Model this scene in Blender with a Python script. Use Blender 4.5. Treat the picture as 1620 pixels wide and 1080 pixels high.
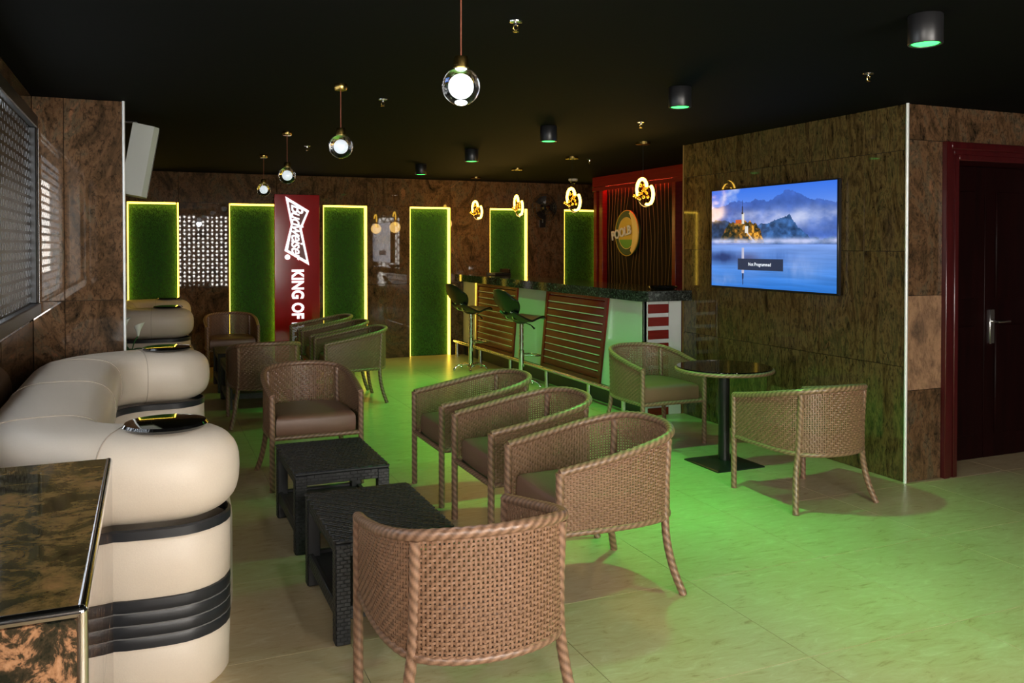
import bpy, math, random
import numpy as np
from mathutils import Vector, Matrix
R = math.radians
random.seed(7)
for o in list(bpy.data.objects): bpy.data.objects.remove(o)
scene = bpy.context.scene
C = scene.collection

# ------------------------------------------------------------------ camera, world, daylight, exposure
cam_d = bpy.data.cameras.new('camera'); cam = bpy.data.objects.new('camera', cam_d); C.objects.link(cam)
cam_d.sensor_width = 36; cam_d.lens = 30.089; cam_d.shift_y = -0.0807; cam_d.clip_start = 0.02
cam.location = (0, 0, 1.6); cam.rotation_euler = (R(90 - 0.9), 0, -R(23.009))
scene.camera = cam
scene.view_settings.view_transform = 'Standard'; scene.view_settings.look = 'None'
scene.view_settings.gamma = 1; scene.view_settings.use_curve_mapping = False
scene.view_settings.exposure = 0.35
world = bpy.data.worlds.new('world'); scene.world = world; world.use_nodes = True
bg = world.node_tree.nodes['Background']; bg.inputs[0].default_value = (0.86, 0.93, 1.0, 1); bg.inputs[1].default_value = 5.0
def area(name, loc, rot, sx, sy, power, col):
    l = bpy.data.lights.new(name, 'AREA'); l.shape = 'RECTANGLE'; l.size = sx; l.size_y = sy; l.energy = power; l.color = col
    o = bpy.data.objects.new(name, l); C.objects.link(o); o.location = loc; o.rotation_euler = rot
    return o
# daylight outside the screened shop front behind the camera
area('daylight_shopfront', (1.7, -1.5, 1.5), (R(90), 0, 0), 3.4, 2.1, 900, (1.0, 0.92, 0.82))
# daylight outside the screened side window beside the camera
area('daylight_side', (-1.25, 0.1, 1.85), (0, R(-90), 0), 1.2, 2.0, 300, (1.0, 0.92, 0.83))

# ------------------------------------------------------------------ material helpers
def mat(name):
    m = bpy.data.materials.new(name); m.use_nodes = True
    nt = m.node_tree; b = nt.nodes['Principled BSDF']
    return m, nt, b
def N(nt, t, **kw):
    n = nt.nodes.new(t)
    for k, v in kw.items():
        if k in n.inputs: n.inputs[k].default_value = v
        else: setattr(n, k, v)
    return n
def simple(name, col, rough=0.5, metal=0.0, bump=0.0, bscale=60, var=0.0, coat=0.0, spec=0.5):
    m, nt, b = mat(name)
    b.inputs['Base Color'].default_value = (*col, 1); b.inputs['Roughness'].default_value = rough
    b.inputs['Metallic'].default_value = metal; b.inputs['Coat Weight'].default_value = coat
    b.inputs['Specular IOR Level'].default_value = spec
    tc = N(nt, 'ShaderNodeTexCoord')
    nz = N(nt, 'ShaderNodeTexNoise', Scale=bscale, Detail=4.0)
    nt.links.new(tc.outputs['Object'], nz.inputs['Vector'])
    if var:
        mx = N(nt, 'ShaderNodeMix', data_type='RGBA')
        mx.inputs['A'].default_value = (*[c * (1 - var) for c in col], 1); mx.inputs['B'].default_value = (*[min(1, c * (1 + var)) for c in col], 1)
        nt.links.new(nz.outputs['Fac'], mx.inputs['Factor']); nt.links.new(mx.outputs['Result'], b.inputs['Base Color'])
    if bump:
        bp = N(nt, 'ShaderNodeBump', Strength=bump, Distance=0.01)
        nt.links.new(nz.outputs['Fac'], bp.inputs['Height']); nt.links.new(bp.outputs['Normal'], b.inputs['Normal'])
    return m
def emit(name, col, strength):
    m, nt, b = mat(name)
    b.inputs['Base Color'].default_value = (*col, 1); b.inputs['Emission Color'].default_value = (*col, 1); b.inputs['Emission Strength'].default_value = strength
    return m
def ramp(nt, fac, stops, interp='LINEAR'):
    r = N(nt, 'ShaderNodeValToRGB'); cr = r.color_ramp; cr.interpolation = interp
    while len(cr.elements) < len(stops): cr.elements.new(0.5)
    for e, (p, c) in zip(cr.elements, stops): e.position = p; e.color = (*c, 1)
    nt.links.new(fac, r.inputs['Fac']); return r
def granite(name, stops, scale=3.0, stretch=(1, 1, 1), rough=0.12, grain=40, bump=0.05, dist=2.0, speck=(0.01, 0.008, 0.006), speck_amt=0.6, coat=0.0):
    m, nt, b = mat(name)
    geo = N(nt, 'ShaderNodeNewGeometry'); info = N(nt, 'ShaderNodeObjectInfo')
    off = N(nt, 'ShaderNodeVectorMath', operation='SCALE'); off.inputs[0].default_value = (17.0, 9.0, 23.0)
    nt.links.new(info.outputs['Random'], off.inputs['Scale'])
    add = N(nt, 'ShaderNodeVectorMath', operation='ADD'); nt.links.new(geo.outputs['Position'], add.inputs[0]); nt.links.new(off.outputs[0], add.inputs[1])
    mp = N(nt, 'ShaderNodeMapping'); mp.inputs['Scale'].default_value = stretch; mp.inputs['Rotation'].default_value = (0.5, 0.3, 0.2)
    nt.links.new(add.outputs[0], mp.inputs['Vector'])
    n1 = N(nt, 'ShaderNodeTexNoise', Scale=scale, Detail=9.0, Roughness=0.68, Distortion=dist); nt.links.new(mp.outputs[0], n1.inputs['Vector'])
    r1 = ramp(nt, n1.outputs['Fac'], stops)
    n2 = N(nt, 'ShaderNodeTexNoise', Scale=grain, Detail=5.0, Roughness=0.7, Distortion=1.2); nt.links.new(mp.outputs[0], n2.inputs['Vector'])
    r2 = ramp(nt, n2.outputs['Fac'], [(0.36, (1, 1, 1)), (0.52, (0, 0, 0))])
    mul = N(nt, 'ShaderNodeMath', operation='MULTIPLY'); mul.inputs[1].default_value = speck_amt
    nt.links.new(r2.outputs['Color'], mul.inputs[0])
    mx = N(nt, 'ShaderNodeMix', data_type='RGBA'); mx.inputs['B'].default_value = (*speck, 1)
    nt.links.new(mul.outputs[0], mx.inputs['Factor']); nt.links.new(r1.outputs['Color'], mx.inputs['A'])
    nt.links.new(mx.outputs['Result'], b.inputs['Base Color'])
    b.inputs['Roughness'].default_value = rough; b.inputs['Coat Weight'].default_value = coat; b.inputs['Coat Roughness'].default_value = 0.05
    if bump:
        bp = N(nt, 'ShaderNodeBump', Strength=bump, Distance=0.004); nt.links.new(n2.outputs['Fac'], bp.inputs['Height']); nt.links.new(bp.outputs['Normal'], b.inputs['Normal'])
    return m
def wood(name, c1, c2, scale=(1, 1, 12), rough=0.2, coat=0.4, spec=0.5):
    m, nt, b = mat(name); b.inputs['Specular IOR Level'].default_value = spec
    tc = N(nt, 'ShaderNodeTexCoord'); mp = N(nt, 'ShaderNodeMapping'); mp.inputs['Scale'].default_value = scale
    nt.links.new(tc.outputs['Object'], mp.inputs['Vector'])
    n = N(nt, 'ShaderNodeTexNoise', Scale=3.0, Detail=7.0, Roughness=0.6, Distortion=0.8); nt.links.new(mp.outputs[0], n.inputs['Vector'])
    r = ramp(nt, n.outputs['Fac'], [(0.3, c1), (0.7, c2)]); nt.links.new(r.outputs['Color'], b.inputs['Base Color'])
    b.inputs['Roughness'].default_value = rough; b.inputs['Coat Weight'].default_value = coat; b.inputs['Coat Roughness'].default_value = 0.1
    return m
def attr_mat(name, rough, metal=0.0, emission=0.0, spec=0.5):
    m, nt, b = mat(name)
    a = N(nt, 'ShaderNodeAttribute', attribute_name='Col'); nt.links.new(a.outputs['Color'], b.inputs['Base Color'])
    b.inputs['Roughness'].default_value = rough; b.inputs['Metallic'].default_value = metal; b.inputs['Specular IOR Level'].default_value = spec
    if emission:
        nt.links.new(a.outputs['Color'], b.inputs['Emission Color']); b.inputs['Emission Strength'].default_value = emission
        b.inputs['Base Color'].default_value = (0.01, 0.01, 0.01, 1); nt.links.remove(b.inputs['Base Color'].links[0])
    return m
def glass(name, col=(1, 1, 1), rough=0.0, ior=1.45):
    m, nt, b = mat(name)
    b.inputs['Base Color'].default_value = (*col, 1); b.inputs['Transmission Weight'].default_value = 1.0
    b.inputs['Roughness'].default_value = rough; b.inputs['IOR'].default_value = ior
    return m

M = {}
M['stone'] = granite('brown_granite', [(0.30, (0.022, 0.015, 0.008)), (0.42, (0.085, 0.048, 0.024)), (0.52, (0.16, 0.085, 0.042)), (0.60, (0.10, 0.075, 0.045)), (0.70, (0.30, 0.135, 0.065)), (0.8, (0.13, 0.10, 0.06))], scale=1.9, stretch=(1.5, 1.5, 0.8), rough=0.02, grain=26, bump=0.0, dist=2.6, speck_amt=0.75)
M['stone_green'] = granite('olive_brown_granite', [(0.30, (0.018, 0.014, 0.005)), (0.43, (0.085, 0.052, 0.018)), (0.52, (0.15, 0.10, 0.036)), (0.60, (0.065, 0.055, 0.02)), (0.75, (0.22, 0.10, 0.04))], scale=3.6, stretch=(1.4, 1.8, 0.55), rough=0.04, grain=26, bump=0.0, dist=2.0, speck_amt=0.8)
M['stone_pink'] = granite('salmon_granite', [(0.42, (0.012, 0.014, 0.009)), (0.50, (0.05, 0.035, 0.020)), (0.55, (0.36, 0.18, 0.09)), (0.64, (0.50, 0.27, 0.145)), (0.8, (0.34, 0.19, 0.10))], scale=15.0, rough=0.04, grain=30, bump=0.0, dist=0.5, speck_amt=0.35)
M['stone_tan'] = granite('tan_granite', [(0.30, (0.07, 0.05, 0.035)), (0.45, (0.26, 0.15, 0.09)), (0.58, (0.40, 0.23, 0.13)), (0.75, (0.30, 0.19, 0.12))], scale=2.2, stretch=(1.6, 1.6, 0.6), rough=0.04, grain=26, bump=0.0, speck_amt=0.4)
M['stone_top'] = granite('dark_olive_granite', [(0.34, (0.020, 0.022, 0.008)), (0.45, (0.09, 0.075, 0.025)), (0.55, (0.28, 0.18, 0.06)), (0.7, (0.40, 0.22, 0.085))], scale=8.0, rough=0.05, grain=30, bump=0.0, dist=0.6, speck_amt=0.5)
M['black_granite'] = granite('black_sparkle_granite', [(0.35, (0.008, 0.010, 0.008)), (0.55, (0.03, 0.035, 0.03)), (0.68, (0.22, 0.24, 0.22)), (0.8, (0.5, 0.5, 0.5))], scale=45, rough=0.08, grain=90, dist=0.4)
M['grout'] = simple('dark_grout', (0.02, 0.016, 0.012), 0.8, bump=0.1)
M['ceiling'] = simple('black_ceiling_paint', (0.0018, 0.0021, 0.0016), 0.85, bump=0.05, bscale=30, spec=0.08)
M['plain_wall'] = simple('dark_brown_plaster', (0.05, 0.035, 0.025), 0.7, bump=0.1)
# floor: cream vinyl with short streaks
def floor_mat():
    m, nt, b = mat('cream_marbled_vinyl')
    geo = N(nt, 'ShaderNodeNewGeometry'); info = N(nt, 'ShaderNodeObjectInfo')
    off = N(nt, 'ShaderNodeVectorMath', operation='SCALE'); off.inputs[0].default_value = (3.1, 5.7, 0); nt.links.new(info.outputs['Random'], off.inputs['Scale'])
    add = N(nt, 'ShaderNodeVectorMath', operation='ADD'); nt.links.new(geo.outputs['Position'], add.inputs[0]); nt.links.new(off.outputs[0], add.inputs[1])
    mp = N(nt, 'ShaderNodeMapping'); mp.inputs['Rotation'].default_value = (0, 0, 0.9); mp.inputs['Scale'].default_value = (1, 3.2, 1); nt.links.new(add.outputs[0], mp.inputs['Vector'])
    n = N(nt, 'ShaderNodeTexNoise', Scale=7.0, Detail=8.0, Roughness=0.7, Distortion=1.0); nt.links.new(mp.outputs[0], n.inputs['Vector'])
    r = ramp(nt, n.outputs['Fac'], [(0.3, (0.40, 0.27, 0.13)), (0.42, (0.56, 0.44, 0.26)), (0.58, (0.60, 0.50, 0.32)), (0.72, (0.70, 0.62, 0.44))])
    n2 = N(nt, 'ShaderNodeTexNoise', Scale=1.1, Detail=3.0); nt.links.new(geo.outputs['Position'], n2.inputs['Vector'])
    r2 = ramp(nt, n2.outputs['Fac'], [(0.3, (0.84, 0.80, 0.74)), (0.7, (1, 1, 1))])
    mx = N(nt, 'ShaderNodeMix', data_type='RGBA', blend_type='MULTIPLY'); mx.inputs['Factor'].default_value = 1
    nt.links.new(r.outputs['Color'], mx.inputs['A']); nt.links.new(r2.outputs['Color'], mx.inputs['B'])
    nt.links.new(mx.outputs['Result'], b.inputs['Base Color'])
    b.inputs['Roughness'].default_value = 0.32; b.inputs['Specular IOR Level'].default_value = 0.4
    bp = N(nt, 'ShaderNodeBump', Strength=0.04, Distance=0.003); nt.links.new(n.outputs['Fac'], bp.inputs['Height']); nt.links.new(bp.outputs['Normal'], b.inputs['Normal'])
    return m
M['floor'] = floor_mat()
M['leather'] = simple('cream_leather', (0.76, 0.66, 0.54), 0.42, bump=0.06, bscale=220, var=0.06)
M['band'] = simple('dark_grey_vinyl_band', (0.022, 0.024, 0.028), 0.38, bump=0.03, bscale=150)
M['rib_line'] = simple('grey_rib_stitching', (0.16, 0.16, 0.16), 0.5)
M['piping'] = simple('pale_seam_thread', (0.50, 0.41, 0.32), 0.6)
M['black_leather'] = simple('black_leatherette', (0.006, 0.006, 0.006), 0.33, bump=0.04, bscale=150)
M['gloss_black'] = simple('gloss_black', (0.004, 0.004, 0.004), 0.06, coat=1.0)
M['rope'] = attr_mat('bronze_wrapped_wicker', 0.36, spec=0.6)
M['weave'] = simple('bronze_wicker_strand', (0.235, 0.128, 0.074), 0.36, var=0.35, bscale=45, spec=0.6)
M['cushion'] = simple('brown_leatherette', (0.20, 0.105, 0.066), 0.42, bump=0.05, bscale=160, var=0.08)
M['rattan'] = simple('black_plastic_rattan', (0.016, 0.017, 0.019), 0.42, bump=0.05, bscale=120, var=0.15)
M['chrome'] = simple('chrome', (0.75, 0.75, 0.76), 0.12, 1.0)
M['steel'] = simple('brushed_steel', (0.72, 0.72, 0.72), 0.25, 1.0)
M['white_trim'] = simple('pale_aluminium_trim', (0.85, 0.87, 0.86), 0.35, 0.2)
M['brass'] = simple('brass', (0.62, 0.42, 0.12), 0.22, 1.0)
M['black_metal'] = simple('black_metal', (0.012, 0.012, 0.013), 0.35, 0.0)
M['black_plastic'] = simple('black_plastic', (0.01, 0.01, 0.011), 0.3)
M['red_wood'] = wood('dark_red_wood', (0.15, 0.008, 0.006), (0.22, 0.014, 0.010), (1, 0.35, 9), 0.25, 0.08, 0.4)
M['door_wood'] = wood('deep_red_door_wood', (0.04, 0.003, 0.004), (0.07, 0.006, 0.007), (6, 6, 0.6), 0.3)
M['leaf_wood'] = wood('shade_dark_mahogany', (0.006, 0.0008, 0.0008), (0.013, 0.0015, 0.0015), (6, 6, 0.6), 0.5, 0.0, 0.15)  # doorway shade is put into this near-black leaf colour
M['dark_wood'] = wood('wavy_dark_wood', (0.005, 0.0025, 0.002), (0.012, 0.005, 0.003), (4, 4, 0.5), 0.6, 0.0, 0.1)
M['gold_line'] = simple('gold_groove', (0.26, 0.16, 0.045), 0.5, 0.2)
M['white_panel'] = simple('white_gloss_panel', (0.66, 0.68, 0.66), 0.08, coat=0.6)
M['led'] = emit('warm_led_strip', (1.0, 0.64, 0.065), 5.2)
M['led_ring'] = emit('warm_led_arc', (1.0, 0.56, 0.06), 11.0)
M['led_red'] = emit('red_led_strip', (1.0, 0.05, 0.02), 30.0)
M['green_lamp'] = emit('green_lamp_lens', (0.06, 1.0, 0.16), 2.2)
M['globe_core'] = emit('cool_white_core', (0.92, 0.97, 1.0), 1.6)
M['globe_core_dim'] = emit('dim_white_core', (0.85, 0.93, 1.0), 0.55)
M['glass'] = glass('clear_glass')
M['table_glass'] = glass('smoked_table_glass', (0.10, 0.12, 0.10), 0.02, 1.5)
M['moss'] = simple('green_turf_backing', (0.02, 0.085, 0.012), 0.9, bump=0.6, bscale=80, var=0.5)
M['blade'] = simple('green_turf_blades', (0.045, 0.20, 0.02), 0.7, var=0.4, bscale=30)
M['sign_red'] = simple('red_acrylic', (0.42, 0.008, 0.012), 0.12, coat=0.5, var=0.1, bscale=3)
M['sign_white'] = emit('lit_white_acrylic', (0.92, 0.94, 1.0), 0.9)
M['sign_dark'] = simple('dark_red_print', (0.16, 0.004, 0.006), 0.3)
M['screen_metal'] = simple('dark_perforated_steel', (0.010, 0.011, 0.012), 0.35, 0.0)
M['speaker_grey'] = simple('pale_grey_plastic', (0.52, 0.55, 0.52), 0.4)
M['white_plastic'] = simple('white_plastic', (0.6, 0.6, 0.58), 0.4)
M['petal'] = simple('white_petal', (0.8, 0.82, 0.74), 0.5)
M['leaf'] = simple('leaf_green', (0.03, 0.13, 0.03), 0.45, var=0.3)
M['clay'] = simple('dark_pot', (0.05, 0.035, 0.03), 0.5)
M['lcd'] = attr_mat('lit_tv_picture', 0.12, emission=0.78)
M['lcd_bar'] = emit('tv_message_bar', (0.012, 0.02, 0.05), 1.0)
M['lcd_text'] = emit('tv_message_text', (0.8, 0.85, 0.95), 0.9)
M['crystal'] = simple('amber_crystal', (0.75, 0.48, 0.08), 0.08, 0.7)
M['logo_yellow'] = simple('yellow_print', (0.75, 0.52, 0.05), 0.3)
M['logo_green'] = simple('dark_green_print', (0.015, 0.06, 0.02), 0.3)
M['logo_grass'] = simple('bright_green_print', (0.10, 0.36, 0.03), 0.3)
M['logo_pale'] = simple('pale_print_and_glare', (0.95, 0.72, 0.22), 0.3)
M['logo_text'] = simple('silver_lettering', (0.78, 0.80, 0.84), 0.3)

# ------------------------------------------------------------------ mesh helpers
class MB:
    def __init__(s): s.v = []; s.f = []; s.c = []
    def add(s, vs, fs, col=None):
        o = len(s.v); s.v += [tuple(p) for p in vs]; s.f += [tuple(i + o for i in f) for f in fs]
        if col is not None: s.c += list(col)
        return s
    def box(s, x0, x1, y0, y1, z0, z1):
        v = [(x, y, z) for z in (z0, z1) for y in (y0, y1) for x in (x0, x1)]
        return s.add(v, [(0, 2, 3, 1), (4, 5, 7, 6), (0, 1, 5, 4), (2, 6, 7, 3), (0, 4, 6, 2), (1, 3, 7, 5)])
    def bbox(s, x0, x1, y0, y1, z0, z1, b=0.005):
        # bevelled box: chamfered edges
        a = [(x0, x1), (y0, y1), (z0, z1)]; vs = []; idx = {}
        for sx in (0, 1):
            for sy in (0, 1):
                for sz in (0, 1):
                    for ax in range(3):
                        p = []
                        for k, sg in enumerate((sx, sy, sz)):
                            q = a[k][sg]
                            if k != ax: q += b * (1 if sg == 0 else -1)
                            p.append(q)
                        idx[(sx, sy, sz, ax)] = len(vs); vs.append(tuple(p))
        fs = []
        for ax in range(3):
            o1, o2 = [k for k in range(3) if k != ax]
            for sg in (0, 1):
                q = []
                for t in ((0, 0), (1, 0), (1, 1), (0, 1)):
                    key = [0, 0, 0]; key[ax] = sg; key[o1] = t[0]; key[o2] = t[1]; q.append(idx[(*key, ax)])
                flip = (sg == 1) ^ (ax == 1)
                fs.append(tuple(q) if flip else tuple(reversed(q)))
        for ax in range(3):   # edge chamfers along ax
            o1, o2 = [k for k in range(3) if k != ax]
            for s1 in (0, 1):
                for s2 in (0, 1):
                    k0 = [0, 0, 0]; k0[o1] = s1; k0[o2] = s2; k1 = list(k0); k1[ax] = 1
                    q = (idx[(*k0, o1)], idx[(*k1, o1)], idx[(*k1, o2)], idx[(*k0, o2)])
                    flip = (s1 ^ s2) ^ (ax == 1)
                    fs.append(q if flip else tuple(reversed(q)))
        for sx in (0, 1):
            for sy in (0, 1):
                for sz in (0, 1):
                    q = tuple(idx[(sx, sy, sz, k)] for k in range(3))
                    fs.append(q if (sx + sy + sz) % 2 else tuple(reversed(q)))
        return s.add(vs, fs)
    def tube(s, pts, r, n=10, cap=True, closed=False, rope=None, c1=None, c2=None):
        """round tube along pts; r number or list; rope=(strands, pitch, depth) gives wrapped relief and two-tone colour"""
        P = [Vector(p) for p in pts]; m = len(P); vs = []; cols = []
        up = None; L = 0.0
        for i, p in enumerate(P):
            if closed: t = P[(i + 1) % m] - P[i - 1]
            else: t = P[min(i + 1, m - 1)] - P[max(i - 1, 0)]
            t.normalize()
            if up is None:
                a = Vector((0, 0, 1)) if abs(t.z) < 0.9 else Vector((0, 1, 0))
                up = (a - t * a.dot(t)).normalized()
            else: up = (up - t * up.dot(t)).normalized()
            sd = t.cross(up)
            if i: L += (P[i] - P[i - 1]).length
            rr = r[i] if isinstance(r, (list, tuple)) else r
            for k in range(n):
                a = 2 * math.pi * k / n; q = rr
                if rope:
                    w = math.sin(rope[0] * a + 2 * math.pi * L / rope[1]); q = rr * (1 + rope[2] * w)
                    g = max(0, min(1, 0.5 + 0.9 * w)); cols.append(tuple(c2[j] + (c1[j] - c2[j]) * g for j in range(3)))
                vs.append(p + (up * math.cos(a) + sd * math.sin(a)) * q)
        fs = []
        for i in range(m if closed else m - 1):
            j = (i + 1) % m
            for k in range(n):
                l = (k + 1) % n; fs.append((i * n + k, i * n + l, j * n + l, j * n + k))
        if cap and not closed: fs += [tuple(reversed(range(n))), tuple(range((m - 1) * n, m * n))]
        return s.add(vs, fs, cols if rope else None)
    def lathe(s, prof, n=24, c=(0, 0, 0), axis='z'):
        vs = []
        for (r, h) in prof:
            for k in range(n):
                a = 2 * math.pi * k / n; x, y = r * math.cos(a), r * math.sin(a)
                vs.append({'z': (c[0] + x, c[1] + y, c[2] + h), 'y': (c[0] + x, c[1] + h, c[2] - y), 'x': (c[0] + h, c[1] + x, c[2] + y)}[axis])
        fs = []
        for i in range(len(prof) - 1):
            for k in range(n):
                l = (k + 1) % n; fs.append((i * n + k, i * n + l, (i + 1) * n + l, (i + 1) * n + k))
        fs += [tuple(reversed(range(n))), tuple(range((len(prof) - 1) * n, len(prof) * n))]
        return s.add(vs, fs)
    def sphere(s, c, r, n=12, m=8, sc=(1, 1, 1)):
        prof = [(max(1e-4, r * math.sin(math.pi * i / m)), -r * math.cos(math.pi * i / m)) for i in range(m + 1)]
        o = len(s.v); s.lathe(prof, n)
        for i in range(o, len(s.v)): p = s.v[i]; s.v[i] = (c[0] + p[0] * sc[0], c[1] + p[1] * sc[1], c[2] + p[2] * sc[2])
        return s
    def prism(s, poly, axis, h0, h1):
        n = len(poly); mk = {'x': lambda p, h: (h, p[0], p[1]), 'y': lambda p, h: (p[0], h, p[1]), 'z': lambda p, h: (p[0], p[1], h)}[axis]
        vs = [mk(p, h0) for p in poly] + [mk(p, h1) for p in poly]
        return s.add(vs, [tuple(reversed(range(n))), tuple(range(n, 2 * n))] + [(i, (i + 1) % n, n + (i + 1) % n, n + i) for i in range(n)])
    def shell(s, fn, nu, nv, th):
        """thick grid surface from fn(u,v) -> point"""
        G = [[Vector(fn(i / nu, j / nv)) for j in range(nv + 1)] for i in range(nu + 1)]
        def nrm(i, j):
            a = G[min(i + 1, nu)][j] - G[max(i - 1, 0)][j]; b = G[i][min(j + 1, nv)] - G[i][max(j - 1, 0)]
            q = a.cross(b); return q.normalized() if q.length > 1e-9 else Vector((0, 0, 1))
        top = [G[i][j] for i in range(nu + 1) for j in range(nv + 1)]
        bot = [G[i][j] - nrm(i, j) * th for i in range(nu + 1) for j in range(nv + 1)]
        W = nv + 1; K = len(top); fs = []
        for i in range(nu):
            for j in range(nv):
                a, b, c, d = i * W + j, (i + 1) * W + j, (i + 1) * W + j + 1, i * W + j + 1
                fs += [(a, b, c, d), (K + d, K + c, K + b, K + a)]
        ring = [i * W for i in range(nu + 1)] + [nu * W + j for j in range(1, nv + 1)] + [i * W + nv for i in range(nu - 1, -1, -1)] + [j for j in range(nv - 1, 0, -1)]
        for a, b in zip(ring, ring[1:] + ring[:1]): fs.append((a, K + a, K + b, b))
        return s.add(top + bot, fs)
    def mesh(s, name, m, smooth=40):
        me = bpy.data.meshes.new(name); me.from_pydata(s.v, [], s.f); me.update()
        import bmesh
        b = bmesh.new(); b.from_mesh(me); bmesh.ops.recalc_face_normals(b, faces=b.faces); b.to_mesh(me); b.free()
        if smooth:
            me.polygons.foreach_set('use_smooth', [True] * len(me.polygons)); me.set_sharp_from_angle(angle=R(smooth))
        if s.c:
            at = me.color_attributes.new('Col', 'FLOAT_COLOR', 'POINT')
            at.data.foreach_set('color', np.array([(*c, 1) for c in s.c], dtype=np.float32).ravel())
        me.materials.append(m if not isinstance(m, str) else M[m]); return me
    def build(s, name, m, parent=None, smooth=40): return link(name, s.mesh(name, m, smooth), parent)
def link(name, me, parent=None):
    o = bpy.data.objects.new(name, me); C.objects.link(o)
    if parent: o.parent = parent
    return o
def tag(o, label=None, cat=None, group=None, kind=None):
    for k, v in (('label', label), ('category', cat), ('group', group), ('kind', kind)):
        if v: o[k] = v
    return o
def thing(name, label, cat, loc=(0, 0, 0), rz=0, group=None):
    o = bpy.data.objects.new(name, None); C.objects.link(o); o.location = loc; o.rotation_euler = (0, 0, rz); o.empty_display_size = 0.1
    return tag(o, label, cat, group)
def dup(root, loc, rz, label=None, group=None):
    r = root.copy(); C.objects.link(r); r.location = loc; r.rotation_euler = (0, 0, rz); tag(r, label, None, group)
    for ch in list(root.children):
        c = ch.copy(); C.objects.link(c); c.parent = r
        for g in ch.children:
            d = g.copy(); C.objects.link(d); d.parent = c
    return r
def catmull(P, n):
    P = [Vector(p) for p in P]; Q = [P[0] * 2 - P[1]] + P + [P[-1] * 2 - P[-2]]; out = []
    for i in range(1, len(Q) - 2):
        for k in range(n):
            t = k / n; a, b, c, d = Q[i - 1], Q[i], Q[i + 1], Q[i + 2]
            out.append(0.5 * ((2 * b) + (c - a) * t + (2 * a - 5 * b + 4 * c - d) * t * t + (3 * b - a - 3 * c + d) * t ** 3))
    out.append(P[-1]); return out
def resample(P, step):
    d = [0.0]
    for a, b in zip(P, P[1:]): d.append(d[-1] + (b - a).length)
    n = max(2, int(round(d[-1] / step))); out = []; j = 0
    for i in range(n + 1):
        t = d[-1] * i / n
        while j < len(P) - 2 and d[j + 1] < t: j += 1
        k = (t - d[j]) / max(1e-9, d[j + 1] - d[j]); out.append(P[j].lerp(P[j + 1], k))
    return out
def text_mesh(body, size, extrude, name, m, parent, bold=0.0, shear=0.0, space=1.0, sx=1.0, mat4=None):
    cu = bpy.data.curves.new(name, 'FONT'); cu.body = body; cu.size = size; cu.extrude = extrude; cu.offset = bold; cu.shear = shear
    cu.align_x = 'CENTER'; cu.align_y = 'CENTER'; cu.space_character = space; cu.resolution_u = 4
    t = bpy.data.objects.new(name, cu); C.objects.link(t)
    dg = bpy.context.evaluated_depsgraph_get(); me = bpy.data.meshes.new_from_object(t.evaluated_get(dg))
    bpy.data.objects.remove(t)
    me.transform(Matrix.Diagonal((sx, 1, 1, 1)))
    if mat4: me.transform(mat4)
    me.materials.clear(); me.materials.append(M[m]); me.name = name
    return link(name, me, parent)
def struct(o): o['kind'] = 'structure'; return o

# ------------------------------------------------------------------ the room
XL, XTV, YB, ZC, YF, YDOOR = -0.68, 4.68, 11.85, 2.55, -2.2, 4.25
fl = struct(MB().box(-0.9, 8.2, -2.4, 12.1, -0.12, -0.004).build('floor', 'grout'))
ts = 0.81; tile_me = MB().bbox(0, ts - 0.0025, 0, ts - 0.0025, -0.02, 0, 0.0004).mesh('floor_tile', 'floor', 0)
xs = [0.74 + ts * k for k in range(-2, 10)]; ys = [3.40 + ts * k for k in range(-7, 11)]
for x in xs:
    for y in ys:
        if x > 7.9: continue
        if y > 5 and x > 7: continue
        o = link('floor_tile', tile_me, fl); o.location = (x, y, 0)
struct(MB().box(-0.9, 8.2, -2.4, 12.1, ZC, ZC + 0.1).build('ceiling', 'ceiling'))

slab_cache = {}
def slab(parent, axis, face, a0, a1, z0, z1, m='stone', th=0.018, sgn=-1, gap=0.0015, name='stone_slab'):
    """one wall slab; axis 'y': its face lies at y=face looking along sgn*y, spans x a0..a1"""
    w, h = round(a1 - a0 - 2 * gap, 4), round(z1 - z0 - 2 * gap, 4)
    key = (axis, w, h, m, th, sgn)
    if key not in slab_cache:
        b = MB(); d0, d1 = sorted((0, -sgn * th))
        if axis == 'y': b.bbox(0, w, d0, d1, 0, h, 0.0015)
        else: b.bbox(d0, d1, 0, w, 0, h, 0.0015)
        slab_cache[key] = b.mesh(name, m, 0)
    o = link(name, slab_cache[key], parent)
    o.location = (a0 + gap, face, z0 + gap) if axis == 'y' else (face, a0 + gap, z0 + gap)
    return o
# back wall: backing, slabs around six tall recesses
PAN = [(-0.25 + 1.232 * k, 0.36 + 1.232 * k) for k in range(6)]; PT = 2.155
wb = struct(MB().box(-0.9, 6.8, YB + 0.085, YB + 0.25, 0, ZC).build('wall_back', 'grout'))
DEP = 0.085
edges = [-0.68] + [e for p in PAN for e in p] + [6.6]
for i in range(0, len(edges), 2):
    for z0, z1 in ((0, 1.05), (1.05, PT)): slab(wb, 'y', YB, edges[i], edges[i + 1], z0, z1, th=DEP)
cuts = [-0.68] + [p[1] for p in PAN] + [6.6]
for a, b in zip(cuts, cuts[1:]):
    if b - a > 0.05: slab(wb, 'y', YB, a, b, PT, ZC, th=DEP)
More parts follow.
